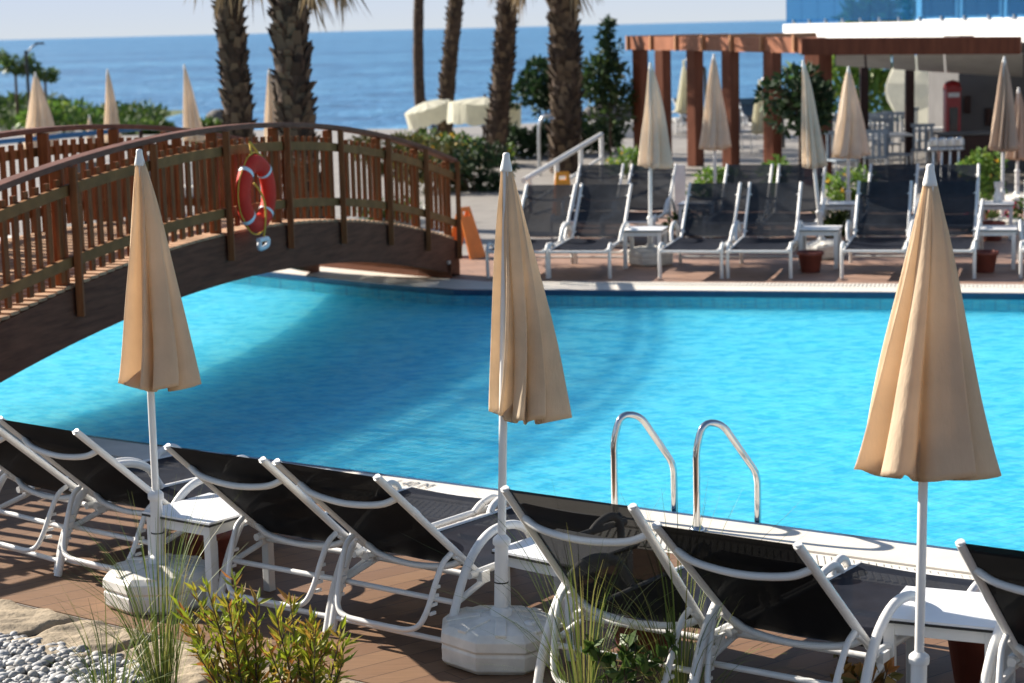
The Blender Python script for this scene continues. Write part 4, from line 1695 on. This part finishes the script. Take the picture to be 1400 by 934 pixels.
for i in range(7):
    t = i / 6.3
    c = a_.lerp(b_, t) - line * .45
    d = V((line.y, -line.x, 0)) * -1
    if d.x < 0:
        d = -d
    one(lambda b: b.bar(c - pgl - d * .14 + V((0, 0, 2.40)), c - pgl + d * (1.6 if i < 5 else .3) + V((0, 0, 2.40)), .07, .30), 'rafter', M['batten'], pg)
one(lambda b: [b.box((k * .06, -.19, 2.35 + .03 * (k % 2)), (.025, .02, .025)) for k in (-1, 0, 1, 2)], 'bolt', M['chrome'], pg, loc=b_ - pgl)
for p_, lab in ((gp(1181, 37), 'x'), (gp(1243, 36), 'y')):
    one(lambda b: b.box((0, 0, 1.1), (.15, .15, 2.2)), 'post', M['dark_wood'], pg, loc=p_ - pgl, bevel=.008)

ht = thing('hotel_building', 'white hotel terrace slab with a blue glass balustrade above the restaurant', 'building', gp(1235, 38))
hl = V(ht.location)
HA, HB_ = gp(1071, 46.0), gp(1404, 34.0)
hd_ = (HB_ - HA).normalized()
hn_ = V((-hd_.y, hd_.x, 0))
if hn_.x < 0:
    hn_ = -hn_
HC = HB_ + hd_ * 5


def hpt(a, b_, z=0):
    q_ = HA + hd_ * a + hn_ * b_ - hl
    return V((q_.x, q_.y, z))


HL = (HC - HA).length
hyaw = yaw(hd_)


def hbox(b, a0, a1, b0, b1, z0, z1):
    b.prism([hpt(a0, b0), hpt(a1, b0), hpt(a1, b1), hpt(a0, b1)], z0, z1)


one(lambda b: hbox(b, .02, HL, .03, 7, 2.34, 2.69), 'slab', M['white_wall'], ht)
PWD = (HB_ - HA).length / 12.2
for k in range(int(HL / PWD)):
    a0 = .05 + k * PWD
    one(lambda b: hbox(b, a0 - .04, a0 + PWD - .055, -.005, .027, 2.325, 2.70), 'fascia_panel', M['white_wall'], ht)
    one(lambda b: hbox(b, a0, a0 + PWD - .012, .06, .075, 2.74, 3.75), 'glass_panel', M['glass'], ht)
    one(lambda b: hbox(b, a0 + PWD * .5 - .03, a0 + PWD * .5 + .03, .035, .10, 2.70, 2.80), 'clip', M['chrome'], ht)
one(lambda b: hbox(b, .05, HL, .05, .085, 3.752, 3.79), 'top_rail', M['chrome'], ht)
one(lambda b: hbox(b, 1.5, HL, 2.6, 6.8, 2.70, 6.2), 'upper_wall', M['white_wall'], ht)
a0 = 2.0
while a0 < HL - 2:
    f = one(lambda b: hbox(b, a0, a0 + 1.7, 2.56, 2.59, 2.8, 5.2), 'window', M['dark_glass'], ht)
    one(lambda b: (hbox(b, a0 - .06, a0 - .002, 2.53, 2.59, 2.75, 5.3), hbox(b, a0 + 1.702, a0 + 1.76, 2.53, 2.59, 2.75, 5.3)), 'window_frame', M['chrome'], f)
    a0 += 2.1
gx = WD(1312, 150, 36).x
one(lambda b: b.box((gx + 3.5, 37.4, 1.22), (7, 2.6, 2.44)), 'bar_wall', M['grey_wall'], ht, loc=-hl)
for (px, py) in ((1322, 143), (1351, 160)):
    q_ = WD(px, py, 36.08)
    one(lambda b: b.box((0, -.03, 0), (.12, .07, .32)), 'wall_lamp', M['dark_wood'], ht, loc=q_ - hl, bevel=.02)
aw = thing('awning', 'sloping grey-white fabric awning with slits under the pergola beam', 'awning', (gx - 1, 35, 2.3))
al = V(aw.location)
A0, A1 = WD(1141, 73, 33.9), WD(1400, 72, 33.0)
B0, B1 = WD(1141, 89, 35.6), WD(1400, 105, 35.6)
B0.z, B1.z = B0.z, B1.z
segs = [0, .165, .305, .435, .585, 1.0]
for i in range(5):
    t0, t1 = segs[i] + .006, segs[i + 1] - .006
    q4 = [A0.lerp(A1, t0), A0.lerp(A1, t1), B0.lerp(B1, t1), B0.lerp(B1, t0)]
    one(lambda b: b.add([p - al for p in q4], [(0, 1, 2, 3)]), 'fabric_panel', M['awning'], aw, solid=.012)

# phone booth, bar, restaurant furniture
pbp = gp(1301, 35.4)
pbx = thing('phone_booth', 'bright red phone booth with domed top beside the grey bar wall', 'phone booth', pbp)
one(lambda b: (b.box((0, 0, .75), (.26, .26, 1.5)), b.lathe([(.15, 1.5), (.155, 1.56), (.14, 1.62), (.09, 1.66), (.001, 1.68)], 16, cap=False), b.box((0, 0, 1.52), (.28, .28, .06))), 'body', M['red_paint'], pbx, bevel=.01)
one(lambda b: b.box((0, -.135, .78), (.15, .012, .85)), 'window', M['dark_glass'], pbx)
one(lambda b: b.box((0, -.137, 1.42), (.20, .012, .08)), 'sign_panel', M['white_band'], pbx)
bc = thing('bar_counter', 'dark timber bar counter in front of the grey wall', 'bar counter', gp(1318, 33.2))
one(lambda b: b.box((.1, 0, .42), (1.0, .45, .84)), 'body', M['dark_wood'], bc, bevel=.01)
one(lambda b: b.box((.1, 0, .863), (1.1, .55, .045)), 'counter_top', M['rock'], bc, bevel=.01)
st0 = None
stl = ['first', 'second', 'third', 'fourth']
for i in range(4):
    p = gp(1276 + i * 11.5, 32.6)
    if st0 is None:
        st0 = thing('bar_stool', '', 'stool', p, 0, 'silver bar stools at the dark counter')
        one(lambda b: b.lathe([(.05, 0), (.14, .005), (.14, .02), (.02, .03), (.018, .62)], 16), 'pedestal', M['chrome'], st0)
        one(lambda b: b.lathe([(.05, .62), (.10, .63), (.105, .67), (.09, .68), (.001, .685)], 16, cap=False), 'seat', M['chrome'], st0)
        one(lambda b: b.grid(lambda u, v: V((.10 * math.cos(math.pi + math.pi * u), .09 * math.sin(math.pi + math.pi * u), .68 + .17 * v * math.sin(math.pi * (.15 + .7 * u)))), 10, 4), 'backrest', M['chrome'], st0, solid=.012)
        o = st0
    else:
        o = copy_tree(st0)
    o.location = p
    o['label'] = 'silver rounded bar stool, %s of four counting towards the dark counter end' % stl[i]


def make_chair():
    root = thing('restaurant_chair', '', 'chair', group='grey restaurant chairs')
    one(lambda b: b.box((0, 0, .45), (.42, .42, .03)), 'seat', M['grey_chair'], root, bevel=.01)
    one(lambda b: [b.box((-.15 + .1 * k, .20, .68), (.05, .02, .44)) for k in range(4)] + [b.box((0, .20, .90), (.42, .025, .06))], 'backrest', M['grey_chair'], root, bevel=.005)
    for sx in (-1, 1):
        for sy in (-1, 1):
            one(lambda b: b.tube([(sx * .2, sy * .2, 0), (sx * .18, sy * .18, .44)], .014, 6), 'leg', M['chrome'], root)
    return root


ch = make_chair()
chs = [(1150, 33.5, .3, 'grey slatted chair nearest the pergola corner post'), (1170, 36.5, 2.4, 'grey slatted chair behind the wide pale umbrella'), (1197, 34.0, 3.0, 'grey slatted chair beside the thin dark post'), (1212, 37.5, .2, 'grey slatted chair under the bright foliage'),
       (1228, 34.5, 1.2, 'grey slatted chair before the thick dark post'), (1262, 35.5, 2.9, 'grey slatted chair past the thick dark post'), (1160, 40, .5, 'grey slatted chair at the back of the restaurant'), (1225, 40.5, 1.9, 'grey slatted chair below the tipped parasol'),
       (1010, 43, .4, 'grey slatted chair between the middle pergola posts by the sea'), (975, 45, 2.2, 'grey slatted chair beyond the pergola by the sea')]
for i, (px, Y, rz, lab) in enumerate(chs):
    o = ch if i == 0 else copy_tree(ch)
    o.location = gp(px, Y)
    o.rotation_euler = (0, 0, rz)
    o['label'] = lab
rc = random.Random(31)
for i in range(9):
    o = copy_tree(ch)
    o.location = gp(rc.uniform(1146, 1300), rc.uniform(37.5, 43.5))
    o.rotation_euler = (0, 0, rc.uniform(0, 6.28))
    o['label'] = 'grey slatted chair among the crowded tables deep in the restaurant'
    o['group'] = 'chairs deep in the restaurant'
t0_ = None
for i, (px, Y, lab) in enumerate([(1172, 34.6, 'pale restaurant table near the pergola corner post'), (1212, 35.6, 'pale restaurant table between the two dark posts'), (1268, 37, 'pale restaurant table near the red phone booth'), (1185, 39, 'pale restaurant table below the bright foliage'), (992, 44.2, 'pale table beyond the pergola by the sea')]):
    if t0_ is None:
        t0_ = thing('restaurant_table', lab, 'table', gp(px, Y), 0, 'restaurant tables')
        one(lambda b: b.box((0, 0, .735), (.8, .8, .03)), 'table_top', M['white_plastic'], t0_, bevel=.005)
        one(lambda b: (b.tube([(0, 0, .02), (0, 0, .72)], .035, 8), b.lathe([(.24, 0), (.24, .015), (.04, .03)], 16)), 'leg', M['chrome'], t0_)
        o = t0_
    else:
        o = copy_tree(t0_)
        o.location = gp(px, Y)
    o['label'] = lab
# white loungers on the sea terrace, behind the pergola
for i, (px, Y, rz, lab) in enumerate([(950, 50, .6, 'pale far lounger by the sea between the first pergola posts'), (1035, 49, .4, 'pale far lounger by the sea under the second hanging umbrella'), (905, 52, .8, 'pale far lounger by the sea behind the first umbrella'),
                                      (105, 30, .4, 'lounger beyond the bridge seen through the pickets near the hill umbrella'), (215, 31.5, .4, 'lounger beyond the bridge seen through the pickets near the lone umbrella'), (160, 29, .4, 'lounger beyond the bridge seen through the pickets, between its neighbours')]):
    o = copy_tree(farP)
    o.location = gp(px, Y)
    o.rotation_euler = (0, 0, fyaw + rz)
    o['label'] = lab
    o['group'] = BG


# ------------------------------------------------------------------ small things
def floor_sign(label, loc, rz, mat, h=.62, w_=.3):
    root = thing('floor_sign', label, 'sign', loc, rz, 'folding floor signs')
    for sg in (-1, 1):
        def pn(b, sg=sg):
            T = Matrix.Rotation(sg * .32, 4, 'X')
            Tm = Matrix.Translation((0, 0, h)) @ T
            z1 = -h / math.cos(.32)
            pts = [(-w_ / 2, 0), (w_ / 2, 0), (w_ * .36, 1), (-w_ * .36, 1)]
            # panel with a grip slot near the top, made of four strips
            def wx(t):
                return w_ / 2 * (1 - .28 * t)
            for (ta, tb_, xa, xb) in ((0, .82, -1, 1), (.82, .92, -1, -.5), (.82, .92, .5, 1), (.92, 1, -1, 1)):
                za, zb = z1 * (1 - ta), z1 * (1 - tb_)
                vs = [(wx(ta) * xa, -.01, za), (wx(ta) * xb, -.01, za), (wx(tb_) * xb, -.01, zb), (wx(tb_) * xa, -.01, zb)]
                vs += [(x_, .01, z_) for x_, y_, z_ in vs]
                b.add(vs, [(0, 1, 2, 3), (7, 6, 5, 4), (0, 4, 5, 1), (1, 5, 6, 2), (2, 6, 7, 3), (3, 7, 4, 0)], False, 0, Tm)
        one(pn, 'panel', mat, root)
    return root


floor_sign('bright orange folding floor sign standing beside the bridge end post', W(636, 352), .9, M['orange_plastic'], .62, .30)
floor_sign('amber folding floor sign behind the front-row loungers', W(770, 296), .1, M['amber_plastic'], .66, .28)

sr = thing('stair_railing', 'white tubular stair railing sloping up behind the far loungers', 'railing', W(722, 262))
sl_ = V(sr.location)
A, B = WD(716, 247, 30), WD(822, 184, 36)
one(lambda b: (b.tube([A - sl_, B - sl_], .045, 8), b.tube([A - sl_ - V((0, 0, .42)), B - sl_ - V((0, 0, .42))], .03, 8)), 'rail', M['white_metal'], sr)
for t in (.06, .38, .70, 1.0):
    q_ = A.lerp(B, t)
    one(lambda b: b.tube([q_ - sl_, V((q_.x, q_.y, 0)) - sl_], .04, 8), 'post', M['white_metal'], sr)
sh = thing('shower_post', 'slim grey curved-top shower post before the hedge', 'shower', W(738, 240))
one(lambda b: b.tube(smooth_path([(0, 0, 0), (0, 0, .75), (.03, 0, 1.0), (.12, 0, 1.12), (.24, 0, 1.14)], 5), .035, 8), 'pipe', M['chrome'], sh)
one(lambda b: b.lathe([(.03, 1.11), (.07, 1.08), (.07, 1.06)], 12, T=Matrix.Translation((.24, 0, 0))), 'shower_head', M['chrome'], sh)
lw = tag(one(lambda b: b.bar((0, 0, .18), WD(905, 200, 50) * 1 - WD(835, 200, 50) + V((0, 0, .18)), .25, .36), 'low_wall', M['white_wall'], loc=gp(835, 50)), 'low white wall by the sea beside the pergola', 'wall')
br2 = thing('blue_handrail', 'blue pipe handrail running beyond the far bridge railing', 'railing', gp(90, 27))
bl = V(br2.location)
A, B = WD(-60, 200, 27), WD(192, 176, 29)
one(lambda b: b.tube([A - bl, B - bl], .035, 8), 'rail', M['blue_paint'], br2)
for t in (0, .33, .66, 1):
    q_ = A.lerp(B, t)
    one(lambda b: b.tube([q_ - bl, V((q_.x, q_.y, 0)) - bl], .03, 8), 'post', M['dark_wood'], br2)
pl = tag(one(lambda b: b.prism([(-.06, -.02), (.10, -.02), (.10, .02), (-.06, .02)], 0, .82), 'white_board', M['white_band'], loc=W(928, 305)), 'pale narrow board standing behind the first white umbrella', 'board')
vz = tag(one(lambda b: b.lathe([(.05, 0), (.06, .01), (.045, .10), (.03, .16), (.045, .20), (.05, .26)], 16), 'white_vase', M['white_plastic'], loc=W(1364, 277, .45) + V((0, 0, .001))), 'small white vase on the back-row table by the pink flowers', 'vase')
